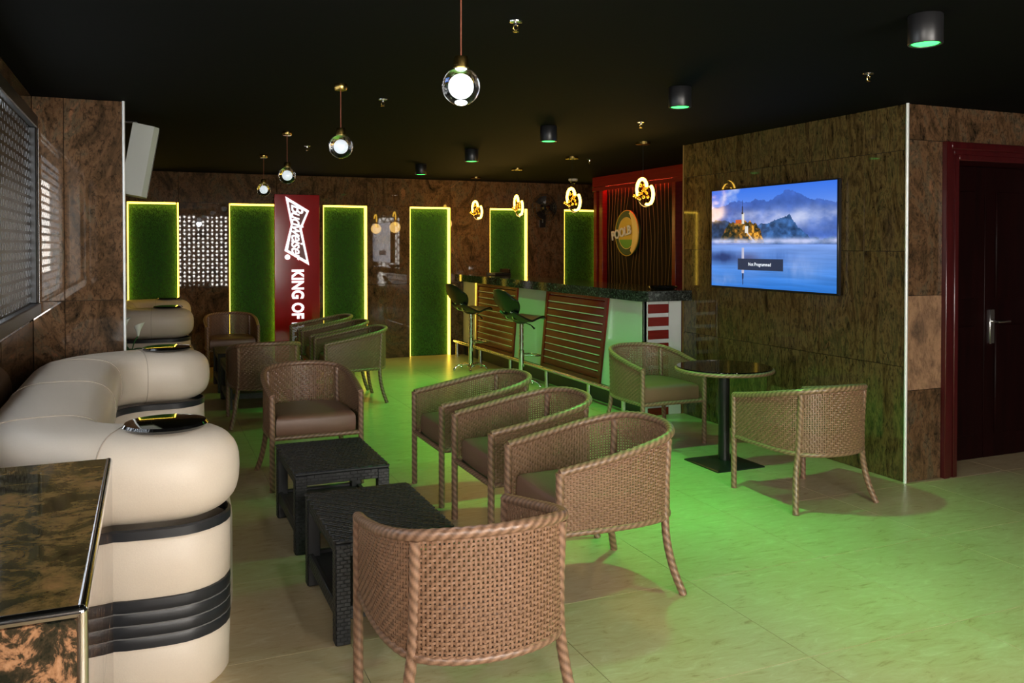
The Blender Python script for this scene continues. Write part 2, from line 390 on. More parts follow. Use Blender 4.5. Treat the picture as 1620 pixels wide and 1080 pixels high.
# left wall: stone dado, perforated window, wall above; column; continues past the column
wl = struct(MB().box(XL - 0.2, XL - 0.02, -2.4, 2.0, 0, 1.12).box(XL - 0.2, XL - 0.02, -2.4, 2.0, 2.42, ZC).box(XL - 0.2, XL - 0.02, -2.4, -0.9, 1.12, 2.42).box(XL - 0.2, XL - 0.02, 1.1, 2.0, 1.12, 2.42).box(XL - 0.2, XL - 0.02, 2.0, 6.2, 0, 1.12).box(XL - 0.2, XL - 0.02, 2.0, 6.2, 2.42, ZC).box(XL - 0.2, XL - 0.02, 6.2, 12.1, 0, ZC).build('wall_left', 'grout'))
for k in range(6): slab(wl, 'x', XL, 2.0 + 0.7 * k, 2.7 + 0.7 * k, 0, 1.12, sgn=1)
for k in range(7): 
    for z0, z1 in ((0, 1.25), (1.25, ZC)): slab(wl, 'x', XL, 6.72 + 0.733 * k, 6.72 + 0.733 * (k + 1), z0, z1, sgn=1)
for k in range(6):
    for z0, z1 in ((0, 1.12), (1.12, 2.42), (2.42, ZC)):
        if z0 == 1.12 and 0 < k < 5: continue
        slab(wl, 'x', XL, -2.2 + 0.7 * k, -1.5 + 0.7 * k, z0, z1, sgn=1)
slab(wl, 'x', XL, 1.1, 1.3, 1.12, 2.42, sgn=1)
slab(wl, 'x', XL, 2.0, 6.2, 2.42, ZC, sgn=1)
CX, CY0, CY1 = -0.15, 6.22, 6.72
col = struct(MB().box(XL, CX - 0.018, CY0 + 0.018, CY1, 0, ZC).build('wall_column', 'grout'))
for z0, z1 in ((0, 1.24), (1.24, ZC)):
    slab(col, 'y', CY0, XL, -0.50, z0, z1); slab(col, 'y', CY0, -0.50, CX, z0, z1)
    slab(col, 'x', CX, CY0 + 0.018, CY1, z0, z1, sgn=1)
struct(MB().tube([(CX + 0.003, CY0 - 0.003, 0), (CX + 0.003, CY0 - 0.003, ZC)], 0.009, 10).build('trim_1', 'white_trim'))
# TV wall block
wt = struct(MB().box(XTV + 0.018, 5.6, YDOOR + 0.4, 6.85, 0, ZC).box(XTV + 0.018, XTV + 0.2, YDOOR + 0.018, YDOOR + 0.4, 0, ZC).build('wall_right', 'grout'))
cy = [YDOOR, 4.62, 5.18, 5.74, 6.30, 6.85]
for i, (a, b) in enumerate(zip(cy, cy[1:])):
    for z0, z1 in ((0, 0.78), (0.78, 1.56), (1.56, 2.24), (2.24, ZC)): slab(wt, 'x', XTV, a, b, z0, z1, 'stone_green')
struct(MB().tube([(XTV - 0.004, YDOOR - 0.004, 0), (XTV - 0.004, YDOOR - 0.004, ZC)], 0.011, 10).build('trim_2', 'white_trim'))
struct(MB().box(XTV - 0.006, XTV + 0.01, 6.85, 6.858, 0, ZC).build('trim_3', 'gold_line'))
# door wall
DX0, DX1, DT = 5.01, 6.75, 2.31
wd = struct(MB().box(XTV + 0.2, DX0, YDOOR + 0.018, YDOOR + 0.4, 0, ZC).box(DX1, 8.2, YDOOR + 0.018, YDOOR + 0.4, 0, ZC).box(DX0, DX1, YDOOR + 0.018, YDOOR + 0.4, DT, ZC).box(DX0 - 0.1, DX1 + 0.1, YDOOR + 0.4, YDOOR + 0.5, 0, ZC).build('wall_door', 'grout'))
for z0, z1, m in ((0, 0.62, 'stone'), (0.62, 1.26, 'stone_tan'), (1.26, DT, 'stone'), (DT, ZC, 'stone')):
    slab(wd, 'y', YDOOR, XTV, DX0, z0, z1, m)
for k in range(2): slab(wd, 'y', YDOOR, DX0 + 0.87 * k, DX0 + 0.87 * (k + 1), DT, ZC)
for z0, z1 in ((0, 1.26), (1.26, ZC)): slab(wd, 'y', YDOOR, DX1, 8.0, z0, z1)
d1 = struct(thing('door_1', None, None, (0, 0, 0)))
fb = MB()
for w0, w1, pr in ((0.0, 0.05, 0.035), (0.05, 0.085, 0.022), (0.085, 0.125, 0.03)):
    fb.bbox(DX0 + w0, DX0 + w1, YDOOR - pr, YDOOR + 0.30, 0, DT - w0, 0.004)
    fb.bbox(DX1 - w1, DX1 - w0, YDOOR - pr, YDOOR + 0.30, 0, DT - w0, 0.004)
    fb.bbox(DX0 + w1, DX1 - w1, YDOOR - pr, YDOOR + 0.30, DT - w1, DT - w0, 0.004)
fb.build('door_frame', 'door_wood', d1)
for x0, x1 in ((DX0 + 0.125, 5.765), (5.77, DX1 - 0.125)):
    lf = MB().bbox(x0, x1, YDOOR + 0.27, YDOOR + 0.315, 0.005, DT - 0.127, 0.003).build('door_leaf', 'leaf_wood', d1)
    for z0, z1 in ((0.18, 1.0), (1.2, 2.0)):
        MB().bbox(x0 + 0.11, x1 - 0.11, YDOOR + 0.258, YDOOR + 0.272, z0, z1, 0.006).build('door_panel', 'leaf_wood', lf)
hp = MB().bbox(5.815, 5.865, YDOOR + 0.255, YDOOR + 0.275, 0.86, 1.12, 0.004).build('door_handle', 'steel', d1)
MB().tube([(5.84, YDOOR + 0.26, 1.03), (5.84, YDOOR + 0.20, 1.03), (5.86, YDOOR + 0.195, 1.03), (5.95, YDOOR + 0.195, 1.03)], 0.009).build('lever', 'steel', hp)
# outer shell behind and to the right of the camera, bar-side walls
struct(MB().box(8.0, 8.2, -2.4, 4.7, 0, ZC).build('wall_far_right', 'plain_wall'))
WX0, WX1, WZ0, WZ1 = 0.10, 3.2, 0.45, 2.42
struct(MB().box(-0.9, WX0, -1.2, -1.0, 0, ZC).box(WX1, 8.2, -1.2, -1.0, 0, ZC).box(WX0, WX1, -1.2, -1.0, 0, WZ0).box(WX0, WX1, -1.2, -1.0, WZ1, ZC).build('wall_front', 'plain_wall'))
struct(MB().box(6.6, 6.75, 6.85, 12.1, 0, ZC).box(5.6, 6.75, 6.75, 6.85, 0, ZC).build('wall_bar_side', 'plain_wall'))

def perforated(plane, a0, a1, z0, z1, at, pa, pz, th, parent, open_=0.66):
    """steel sheet with rows of triangular holes (real openings)"""
    na, nz = int((a1 - a0) / pa), int((z1 - z0) / pz); vs = []; fs = []
    pa, pz = (a1 - a0) / na, (z1 - z0) / nz
    P = (lambda a, z: (at, a, z)) if plane == 'x' else (lambda a, z: (a, at, z))
    for i in range(na):
        for j in range(nz):
            o = len(vs); A, Z = a0 + i * pa, z0 + j * pz; m = (1 - open_) / 2; up = (i + j) % 2 == 0
            cs = [(0, 0), (1, 0), (1, 1), (0, 1)]
            tri = [(m, m), (1 - m, m), (0.5, 1 - m)] if up else [(0.5, m), (1 - m, 1 - m), (m, 1 - m)]
            vs += [P(A + x * pa, Z + y * pz) for x, y in cs + tri]
            if up: fs += [(o, o + 1, o + 5, o + 4), (o + 1, o + 2, o + 6, o + 5), (o + 2, o + 3, o + 6), (o + 3, o, o + 4, o + 6)]
            else: fs += [(o, o + 1, o + 4), (o + 1, o + 2, o + 5, o + 4), (o + 2, o + 3, o + 6, o + 5), (o + 3, o, o + 4, o + 6)]
    s = MB().add(vs, fs).build('perforated_sheet', 'screen_metal', parent, 0)
    s['kind'] = 'stuff'; return s
w1 = struct(thing('window_1', None, None))
MB().bbox(XL - 0.03, XL + 0.05, 2.0, 6.18, 1.16, 1.235, 0.006).build('window_sill', 'screen_metal', w1)
MB().bbox(XL - 0.03, XL + 0.04, 2.0, 6.18, 2.34, 2.42, 0.006).build('window_head', 'screen_metal', w1)
for y in (2.0, 4.06, 6.10):
    MB().bbox(XL - 0.03, XL + 0.035, y, y + 0.07, 1.235, 2.34, 0.005).build('window_stile', 'screen_metal', w1)
    MB().tube([(XL + 0.04, y + 0.072 if y > 6 else y, 1.235), (XL + 0.04, y + 0.072 if y > 6 else y, 2.34)], 0.005, 8).build('steel_bead', 'steel', w1)
for a, b in ((2.07, 4.06), (4.13, 6.10)): perforated('x', a, b, 1.235, 2.34, XL + 0.005, 0.055, 0.055, 0.002, w1)
w3 = struct(thing('window_3', None, None))
MB().bbox(XL - 0.03, XL + 0.05, -0.9, 1.1, 1.125, 1.20, 0.006).build('window_sill', 'screen_metal', w3)
MB().bbox(XL - 0.03, XL + 0.04, -0.9, 1.1, 2.34, 2.415, 0.006).build('window_head', 'screen_metal', w3)
for y in (-0.9, 0.065, 1.03): MB().bbox(XL - 0.03, XL + 0.035, y, y + 0.07, 1.20, 2.34, 0.005).build('window_stile', 'screen_metal', w3)
for a, b in ((-0.83, 0.065), (0.135, 1.03)): perforated('x', a, b, 1.20, 2.34, XL + 0.005, 0.055, 0.055, 0.002, w3, 0.84)
w2 = struct(thing('window_2', None, None))
WXS = (WX0, 0.66, 2.02, WX1 - 0.06)
for k in range(4):
    x = WXS[k]; MB().bbox(x, x + 0.06, -1.10, -1.02, WZ0, WZ1, 0.005).build('mullion', 'screen_metal', w2)
    if k < 3: perforated('y', x + 0.06, WXS[k + 1], WZ0 + 0.02, WZ1, -1.06, 0.11, 0.11, 0.002, w2, (0.84, 0.46, 0.84)[k])
MB().bbox(WX0, WX1, -1.12, -1.0, WZ0 - 0.02, WZ0 + 0.03, 0.005).build('window_sill', 'screen_metal', w2)

# ------------------------------------------------------------------ green panels with LED borders
pan_lab = ['green turf wall panel with warm LED border above the far cream booth', 'green turf wall panel with warm LED border, beside red banner on the booth side',
           'green turf wall panel with warm LED border, beside red banner on the bar side', 'green turf wall panel reaching the floor in view beside end of the bar',
           'green turf wall panel with LED border rising behind the bar, beside the wall fan', 'green turf wall panel with LED border next to the wavy wood sign wall']
def turf_mesh(seed):
    rnd = random.Random(seed); vs = []; fs = []
    for i in range(7000):
        x, z = rnd.uniform(0.03, 0.58), rnd.uniform(0.02, PT - 0.05); l = rnd.uniform(0.018, 0.034); a = rnd.uniform(-1.2, 1.2); t = rnd.uniform(-0.6, 0.3); w = 0.0035
        dx, dz = math.sin(a) * l * 0.7, -l * 0.8 + t * 0.01; o = len(vs)
        vs += [(x - w, 0, z), (x + w, 0, z), (x + dx, -l * rnd.uniform(0.5, 1.0), z + dz)]; fs.append((o, o + 1, o + 2))
    return MB().add(vs, fs).mesh('turf_blades', 'blade', 0)
turf = turf_mesh(3)
pw = PAN[0][1] - PAN[0][0]
back_me = MB().bbox(0.001, pw - 0.001, 0, 0.02, 0.002, PT - 0.002, 0.002).mesh('turf_backing', 'moss')
led_s = {w: MB().bbox(0, w, 0, 0.03, 0.002, PT - 0.003, 0.003).mesh('led_strip', 'led') for w in (0.009, 0.016, 0.032)}
led_t = MB().bbox(0.017, pw - 0.033, 0, 0.03, 0, 0.024, 0.004).mesh('led_strip', 'led')
for k, (a, b) in enumerate(PAN):
    t = thing('turf_panel', pan_lab[k], 'wall panel', (a, YB, 0), 0, 'green panels along the back wall')
    o = link('turf_backing', back_me, t); o.location = (0, DEP - 0.022, 0)
    o = link('turf_blades', turf, t); o.location = (0, DEP - 0.023, 0); o['kind'] = 'stuff'
    for x, w in ((0.001, 0.016 if k < 1 else 0.009), (pw - (0.017 if k < 1 else 0.033), 0.016 if k < 1 else 0.032)): o = link('led_strip', led_s[w], t); o.location = (x, 0.012, 0)
    o = link('led_strip', led_t, t); o.location = (0, 0.012, PT - 0.026)

# ------------------------------------------------------------------ banner
bn = thing('banner', 'tall red sign with white bow tie emblem and lettering on back wall', 'banner', (0, 0, 0))
BX0, BX1, BZ = 1.553, 2.151, 2.285
yb = YB - 0.06
MB().bbox(BX0, BX1, yb, YB - 0.002, 0.02, BZ, 0.004).build('sign_board', 'sign_red', bn)
def bz(u, v):   # zoomed picture crop -> sign plane
    return (BX0 + (u - 15) / (572 - 15) * (BX1 - BX0), BZ - (v - 60) / 7.71 * 0.00823)
outer = [bz(*p) for p in ((148, 85), (440, 262), (348, 490), (440, 955), (135, 770), (215, 440))]
inner = [bz(*p) for p in ((185, 145), (408, 280), (318, 492), (405, 895), (178, 760), (237, 440))]
n = 6; vs = [(x, yb - 0.012, z) for x, z in outer] + [(x, yb - 0.012, z) for x, z in inner] + [(x, yb - 0.001, z) for x, z in outer] + [(x, yb - 0.001, z) for x, z in inner]
fs = []
for i in range(n):
    j = (i + 1) % n; fs += [(i, j, n + j, n + i), (i, 2 * n + i, 2 * n + j, j), (n + i, n + j, 3 * n + j, 3 * n + i)]
MB().add(vs, fs).build('bow_tie_outline', 'sign_white', bn, 0)
MB().prism([(x, z) for x, z in inner], 'y', yb - 0.003, yb - 0.0005).build('bow_tie_field', 'sign_dark', bn, 0)
def down(x, z, y): return Matrix.Translation((x, y, z)) @ Matrix(((0, 1, 0, 0), (0, 0, -1, 0), (-1, 0, 0, 0), (0, 0, 0, 1)))
tx, tz = bz(285, 520)
text_mesh('Budweiser', 0.225, 0.004, 'script_lettering', 'sign_white', bn, 0.003, 0.35, 0.88, 0.86, down(tx, tz, yb - 0.010))
cx_, cz_ = bz(172, 850)
MB().lathe([(0.001, -0.008), (0.036, -0.008), (0.036, 0.0)], 20, (cx_, yb, cz_), 'y').build('registered_mark', 'sign_white', bn)
kx = bz(290, 0)[0]
kz0 = 1.37
text_mesh('KING OF BEERS', 0.215, 0.004, 'block_lettering', 'sign_white', bn, 0.008, 0, 1.0, 0.78, down(kx, 0.70, yb - 0.006))
MB().lathe([(0.001, -0.008), (0.024, -0.008), (0.024, 0.0)], 16, (kx + 0.05, yb, 0.085), 'y').build('registered_mark', 'sign_white', bn)

# ------------------------------------------------------------------ bar
BXF, BY0, BY1 = 4.25, 6.86, 11.84
bar = thing('bar_counter_base', 'long bar front of white panels and dark red slatted panels', 'bar', (0, 0, 0))
MB().bbox(BXF + 0.03, 4.66, BY0 + 0.03, BY1, 0.0, 1.08, 0.004).build('bar_body', 'black_plastic', bar)
MB().bbox(BXF + 0.012, BXF + 0.03, BY0 + 0.03, BY1, 0.0, 0.19, 0.002).build('kick_plate', 'black_metal', bar)
def quad_panel(y_tn, y_tf, y_bn, y_bf, z0, z1, x0, x1, name, m, parent):
    return MB().prism([(y_bn, z0), (y_bf, z0), (y_tf, z1), (y_tn, z1)], 'x', x0, x1).build(name, m, parent, 0)
reds = [(9.78, 11.22, 9.94, 11.28), (7.50, 8.94, 7.68, 9.11)]
whites = [(11.22, BY1, 11.28, BY1), (8.94, 9.78, 9.11, 9.94), (BY0, 7.50, BY0, 7.68)]
for q in whites: quad_panel(q[0], q[1], q[2], q[3], 0.19, 1.08, BXF, BXF + 0.03, 'white_panel', 'white_panel', bar)
for (tn, tf, bn_, bf) in reds:
    pr = thing('slatted_panel', None, None); pr.parent = bar
    quad_panel(tn, tf, bn_, bf, 0.19, 1.08, BXF + 0.012, BXF + 0.03, 'panel_backing', 'white_trim', pr)
    L = lambda z, a, b: b + (a - b) * (z - 0.19) / 0.89
    w = 0.055
    for s0, s1 in (((tn, bn_), (tn + w, bn_ + w)), ((tf - w, bf - w), (tf, bf))):
        quad_panel(s0[0], s1[0], s0[1], s1[1], 0.19, 1.08, BXF - 0.022, BXF + 0.012, 'panel_stile', 'red_wood', pr)
    quad_panel(L(1.08, tn, bn_) + w, L(1.08, tf, bf) - w, L(1.045, tn, bn_) + w, L(1.045, tf, bf) - w, 1.045, 1.08, BXF - 0.02, BXF + 0.012, 'panel_rail', 'red_wood', pr)
    quad_panel(L(0.23, tn, bn_) + w, L(0.23, tf, bf) - w, L(0.19, tn, bn_) + w, L(0.19, tf, bf) - w, 0.19, 0.23, BXF - 0.02, BXF + 0.012, 'panel_rail', 'red_wood', pr)
    ns = 10; h = (1.045 - 0.23) / ns
    for k in range(ns):
        z0 = 0.23 + k * h + 0.006; z1 = z0 + h - 0.012
        yn0, yf0, yn1, yf1 = L(z0, tn, bn_) + w, L(z0, tf, bf) - w, L(z1, tn, bn_) + w, L(z1, tf, bf) - w
        xb, xo, xi = BXF + 0.012, BXF - 0.014, BXF - 0.002
        v = [(xb, yn0, z0), (xb, yf0, z0), (xo, yn0, z0), (xo, yf0, z0), (xo, yn1, z1 - 0.012), (xo, yf1, z1 - 0.012), (xi, yn1, z1), (xi, yf1, z1), (xb, yn1, z1), (xb, yf1, z1)]
        MB().add(v, [(0, 1, 3, 2), (2, 3, 5, 4), (4, 5, 7, 6), (6, 7, 9, 8), (0, 2, 4, 6, 8), (1, 9, 7, 5, 3)]).build('slat', 'red_wood', pr, 0)
        if k < ns - 1: quad_panel(yn1, yf1, yn1, yf1, z1 + 0.002, z1 + 0.010, BXF - 0.013, BXF + 0.012, 'metal_inlay', 'white_trim', pr)
# end face of the bar
MB().bbox(BXF, 4.295, BY0 - 0.0, BY0 + 0.028, 0.0, 1.08, 0.002).build('end_white_strip', 'white_panel', bar)
MB().bbox(4.295, 4.525, BY0 + 0.012, BY0 + 0.028, 0.0, 1.08, 0.002).build('end_backing', 'white_panel', bar)
for k in range(9):
    z0 = 1.08 - 0.122 * (k + 1) + 0.004
    MB().bbox(4.297, 4.523, BY0 - 0.004, BY0 + 0.012, max(0.0, z0), z0 + 0.085, 0.004).build('end_slat', 'red_wood', bar)
MB().bbox(4.525, 4.665, BY0, BY0 + 0.028, 0.0, 1.08, 0.002).build('end_white_panel', 'white_panel', bar)
ct = MB().prism([(4.13, 6.80), (4.20, 6.70), (4.672, 6.70), (4.672, 6.845), (4.80, 6.87), (4.80, 11.84), (4.13, 11.84)], 'z', 1.085, 1.18).build('bar_worktop', 'black_granite')
tag(ct, 'black sparkling granite worktop along the bar', 'worktop')
rail = thing('foot_rail', 'long steel foot rail on short posts along the bar base', 'foot rail')
MB().tube([(4.1, y, 0.21) for y in (6.95, 8, 9, 10, 11, 11.8)], 0.021, 14).build('rail_tube', 'steel', rail)
for y in (6.97, 7.66, 8.66, 9.7, 10.74, 11.68): MB().tube([(4.1, y, 0), (4.1, y, 0.2)], 0.023, 14).lathe([(0.035, 0), (0.035, 0.006)], 16, (4.1, y, 0)).build('rail_post', 'steel', rail)
# small things on the worktop
tag(MB().lathe([(0.10, 0), (0.135, 0.012), (0.14, 0.03), (0.132, 0.03), (0.125, 0.014), (0.02, 0.010)], 28, (4.55, 7.0, 1.18)).build('ashtray', 'gloss_black'), 'black round dish on the worktop end by television wall', 'dish')
cr = thing('card_terminal', 'low black device lying on worktop before a green panel', 'device', (4.55, 11.2, 1.18))
MB().bbox(-0.12, 0.12, -0.17, 0.17, 0, 0.035, 0.006).build('device_base', 'black_plastic', cr); MB().bbox(0.09, 0.11, -0.17, 0.17, 0.035, 0.09, 0.004).build('device_screen', 'gloss_black', cr)

# ------------------------------------------------------------------ sign wall behind the bar
PX = 5.8
sw = struct(MB().box(PX + 0.03, 6.6, 7.0, 10.55, 0, ZC).build('wall_sign', 'door_wood'))
fr = thing('sign_wall_frame', 'dark red wooden surround framing the wavy sign wall', 'frame')
for y0, y1 in ((8.54, 8.62), (10.30, 10.40), (10.47, 10.56)): MB().bbox(PX - 0.08, PX + 0.029, y0, y1, 0, 2.5, 0.006).build('post', 'red_wood', fr)
MB().bbox(PX - 0.10, PX + 0.029, 7.0, 10.56, 2.40, ZC - 0.004, 0.006).build('beam', 'red_wood', fr)
MB().bbox(PX - 0.10, PX - 0.085, 7.0, 10.56, 2.345, 2.399, 0.003).build('beam_lip', 'red_wood', fr)
MB().bbox(PX - 0.05, PX - 0.025, 8.66, 10.28, 2.388, 2.398, 0.003).build('led_strip', 'led_red', fr)
wp = thing('wavy_panel', 'dark wood panel with wavy gold lines behind the bar', 'wall panel')
MB().bbox(PX - 0.012, PX + 0.028, 8.625, 10.295, 0.0, 2.395, 0.003).build('panel_board', 'dark_wood', wp)
for k in range(19):
    y = 8.70 + k * 0.0855; pts = []
    for i in range(50):
        z = 0.02 + i * 2.36 / 49; dy = y - 9.68; dz = z - 1.78
        bulge = math.exp(-(dz / 0.42) ** 2) * 0.10 * math.copysign(math.exp(-(dy / 0.5) ** 2), dy)
        pts.append((PX - 0.014, y + 0.022 * math.sin(2.6 * z + 0.35 * k) + 0.012 * math.sin(6.1 * z + 1.3 * k) + 0.9 * bulge, z))
    MB().tube(pts, 0.003, 5).build('wave_line', 'gold_line', wp)
lg = thing('round_logo_sign', 'round green and yellow logo sign mounted on wavy wood panel', 'sign', (PX - 0.022, 9.70, 1.76))
LR = 0.30
def disc(r, d0, d1, name, m, parent, cy=0, cz=0): return MB().lathe([(0.001, -d1), (r, -d1), (r, -d0)], 48, (0, cy, cz), 'x').build(name, m, parent)
disc(LR, 0.002, 0.030, 'sign_disc', 'logo_green', lg)
MB().tube([(-0.031, LR * 0.985 * math.cos(a), LR * 0.985 * math.sin(a)) for a in [2 * math.pi * i / 48 for i in range(48)]], 0.006, 6, closed=True).build('outer_ring', 'logo_yellow', lg)
disc(0.205, 0.030, 0.034, 'inner_disc', 'logo_yellow', lg)
MB().prism([(0.2 * math.cos(a), 0.2 * math.sin(a)) for a in [R(180 + 25 + 130 * i / 20) for i in range(21)]], 'x', -0.037, -0.0345).build('grass_segment', 'logo_grass', lg)
MB().tube([(-0.037, 0.205 * math.cos(a), 0.205 * math.sin(a)) for a in [2 * math.pi * i / 40 for i in range(40)]], 0.0045, 6, closed=True).build('inner_ring', 'logo_pale', lg)
cres = [(-LR * math.cos(R(a)), LR * math.sin(R(a))) for a in range(-62, 72, 4)] + [(-0.055 - 0.14 * math.cos(R(a)) + 0.03, 0.27 * math.sin(R(a))) for a in range(70, -62, -6)]
MB().prism([(y, z) for y, z in cres], 'x', -0.046, -0.041).build('glare_crescent', 'logo_pale', lg)  # pale piece shaped like the glare over the sign's right side
# lettering faces -x, reads from +y to -y
face = Matrix.Translation((-0.05, 0.115, 0.0)) @ Matrix(((0, 0, -1, 0), (-1, 0, 0, 0), (0, 1, 0, 0), (0, 0, 0, 1))) @ Matrix.Rotation(R(10), 4, 'Z')
text_mesh('POOLB', 0.165, 0.006, 'lettering', 'logo_text', lg, 0.004, 0, 1.0, 0.95, face)

# ------------------------------------------------------------------ television
tv = thing('television', 'large wall mounted television showing lake, castle island and mountains', 'television', (XTV - 0.002, 5.58, 1.66))
TW, TH = 1.53, 0.86
MB().bbox(-0.05, -0.015, -TW / 2, TW / 2, -TH / 2, TH / 2, 0.006).build('bezel', 'black_plastic', tv)
MB().bbox(-0.015, 0.0, -0.3, 0.3, -0.2, 0.2, 0.003).build('wall_bracket', 'black_metal', tv)
def paint():
    W, H = 288, 162; rs = np.random.RandomState(4)
    u, v = np.meshgrid((np.arange(W) + .5) / W, (np.arange(H) + .5) / H); uv = (u, v)
    def fbm(sx, sy, seed, oct=5):
        r = np.random.RandomState(seed); out = np.zeros_like(u); amp = 1.0; tot = 0
        for o in range(oct):
            gx, gy = max(2, int(sx * 2 ** o)), max(2, int(sy * 2 ** o)); g = r.rand(gy + 2, gx + 2)
            X, Y = u * gx, v * gy; i, j = X.astype(int), Y.astype(int); fx, fy = X - i, Y - j; fx = fx * fx * (3 - 2 * fx); fy = fy * fy * (3 - 2 * fy)
            out += amp * ((g[j, i] * (1 - fx) + g[j, i + 1] * fx) * (1 - fy) + (g[j + 1, i] * (1 - fx) + g[j + 1, i + 1] * fx) * fy); tot += amp; amp *= .5
        return out / tot
    def line(pts, rough=0.0, seed=0):
        x, y = zip(*pts); h = np.interp(u[0], x, y)
        if rough: h = h + rough * (fbm(30, 2, seed)[0] - .5)
        return h[None, :]
    def over(a, c): 
        a = np.clip(a, 0, 1)[..., None]; return img * (1 - a) + np.array(c) * a if not isinstance(c, np.ndarray) else img * (1 - a) + c * a
    def C3(*c): return np.array(c) / 255.
    t = np.clip(v / 0.5, 0, 1)[..., None]
    img = C3(62, 118, 235) * (1 - t) + C3(150, 180, 245) * t
    cl = fbm(5, 5, 1); img = over((cl - .48) * 5 * np.clip(1 - 3 * u + .8, 0, 1), C3(205, 210, 245))
    m1 = line([(0, .20), (.13, .16), (.25, .12), (.3, .15), (.4, .13), (.48, .15), (.55, .11), (.62, .065), (.66, .055), (.72, .09), (.8, .15), (.9, .17), (1, .20)], .06, 2)
    mc = C3(74, 112, 208)[None, None] * (0.8 + .45 * fbm(18, 12, 3)[..., None]); img = over((v > m1) * .95, mc * .85)
    c2 = fbm(6, 8, 5); img = over(np.exp(-((v - .31) / .085) ** 2) * (c2 * 2.0 - .55), C3(205, 210, 245))
    img = over(np.exp(-((u - .84) / .18) ** 2 - ((v - .32) / .09) ** 2) * 1.3 * c2, C3(215, 222, 248))
    h2 = line([(0, .6), (.33, .6), (.39, .42), (.44, .36), (.5, .35), (.56, .33), (.62, .30), (.665, .285), (.70, .35), (.75, .42), (.82, .50), (.9, .515), (1, .51)], .06, 6)
    hc = C3(52, 88, 140)[None, None] * (.45 + 1.15 * fbm(30, 26, 7)[..., None]); img = over((v > h2) * (v < .56) * .95, hc)
    lf = line([(0, .31), (.06, .30), (.13, .33), (.18, .36), (.22, .5), (.24, .6), (1, .7)], .06, 8); img = over((v > lf) * (v < .53), C3(40, 62, 96)[None, None] * (.45 + 1.1 * fbm(36, 26, 9)[..., None]))
    il = line([(0, .7), (.06, .58), (.09, .48), (.13, .40), (.18, .345), (.22, .34), (.26, .32), (.31, .345), (.35, .325), (.39, .37), (.43, .41), (.46, .5), (.48, .6), (.5, .75), (1, .8)], .07, 10)
    a = fbm(40, 28, 11)[..., None]; k = np.clip((u - .16) / .2, 0, 1)[..., None]; ic = C3(34, 44, 34) * (1 - a) + (C3(120, 84, 42) * (1 - k) + C3(205, 120, 40) * k) * a; ic = np.where(a > .60, C3(150, 100, 50) * (1 - k) + C3(236, 166, 60) * k, ic); ic = np.where(a < .40, C3(26, 36, 36), ic)
    img = over((v > il) * (v < .548), ic)
    img = over((abs(u - .288) < .0095) * (v > .245) * (v < .36), C3(225, 222, 215)); img = over((abs(u - .283) < .0075 * np.clip((v - .12) / .13, 0, 1)) * (v < .26) * (v > .12), C3(40, 40, 60))
    img = over((abs(u - .248) < .026) * (v > .315) * (v < .35), C3(200, 92, 50)); img = over((abs(u - .318) < .014) * (v > .385) * (v < .45), C3(228, 224, 218)); img = over((abs(u - .36 - (v - .5) * .7) < .006) * (v > .45) * (v < .54), C3(215, 205, 200))
    img = over(np.exp(-((v - .535) / .03) ** 2) * (.25 + 1.2 * fbm(12, 12, 12)), C3(196, 204, 244))
    lake = v > .565; tl = np.clip((v - .565) / .435, 0, 1)[..., None]
    lc = C3(128, 164, 238) * (1 - tl) + C3(46, 118, 210) * tl; lc = lc * (.86 + .28 * fbm(3, 40, 13)[..., None])
    img = np.where(lake[..., None], lc, img)
    img = over(lake * np.exp(-((u - .10) / .15) ** 2 - ((v - .70) / .06) ** 2) * 1.2 * (.6 + .6 * fbm(30, 8, 21)), C3(40, 62, 118))
    img = over(lake * np.exp(-((u - .34) / .1) ** 2 - ((v - .70) / .05) ** 2) * .8, C3(70, 80, 130))
    img = over(lake * np.exp(-((u - .60) / .16) ** 2 - ((v - .69) / .06) ** 2) * .6 * (.5 + fbm(40, 6, 22)), C3(66, 104, 176))
    img = over(lake * np.exp(-((u - .75) / .12) ** 2 - ((v - .78) / .1) ** 2) * .8 * fbm(24, 6, 23), C3(190, 200, 245))
    img = over(lake * (abs(u - .288) < .009) * (v > .60) * (v < .86), C3(190, 190, 215)); img = over(lake * (abs(u - .288) < .008 * np.clip((1.0 - v) / .13, 0, 1)) * (v > .86) * (v < .99), C3(30, 44, 84))
    img = over(lake * np.exp(-((u - .1) / .13) ** 2 - ((v - .93) / .06) ** 2) * .8 * fbm(20, 8, 24), C3(165, 178, 230))
    return W, H, np.clip(img, 0, 1) ** 2.2
W_, H_, img = paint()
sw_, sh_ = TW - 0.022, TH - 0.026
gy = np.linspace(sw_ / 2, -sw_ / 2, W_ + 1); gz = np.linspace(sh_ / 2 + 0.003, -sh_ / 2 + 0.003, H_ + 1)
vs = [(-0.0515, y, z) for z in gz for y in gy]
fs = [(j * (W_ + 1) + i, (j + 1) * (W_ + 1) + i, (j + 1) * (W_ + 1) + i + 1, j * (W_ + 1) + i + 1) for j in range(H_) for i in range(W_)]
me = bpy.data.meshes.new('screen'); me.from_pydata(vs, [], fs); me.update()
at = me.color_attributes.new('Col', 'FLOAT_COLOR', 'CORNER')
cc = np.ones((H_ * W_, 4, 4), np.float32); cc[:, :, :3] = img.reshape(-1, 1, 3); at.data.foreach_set('color', cc.ravel())
me.materials.append(M['lcd']); scr = link('screen', me, tv)
MB().bbox(-0.0535, -0.0518, sw_ / 2 - 0.62 * sw_, sw_ / 2 - 0.245 * sw_, sh_ / 2 - 0.82 * sh_, sh_ / 2 - 0.705 * sh_, 0.0004).build('message_bar', 'lcd_bar', scr, 0)
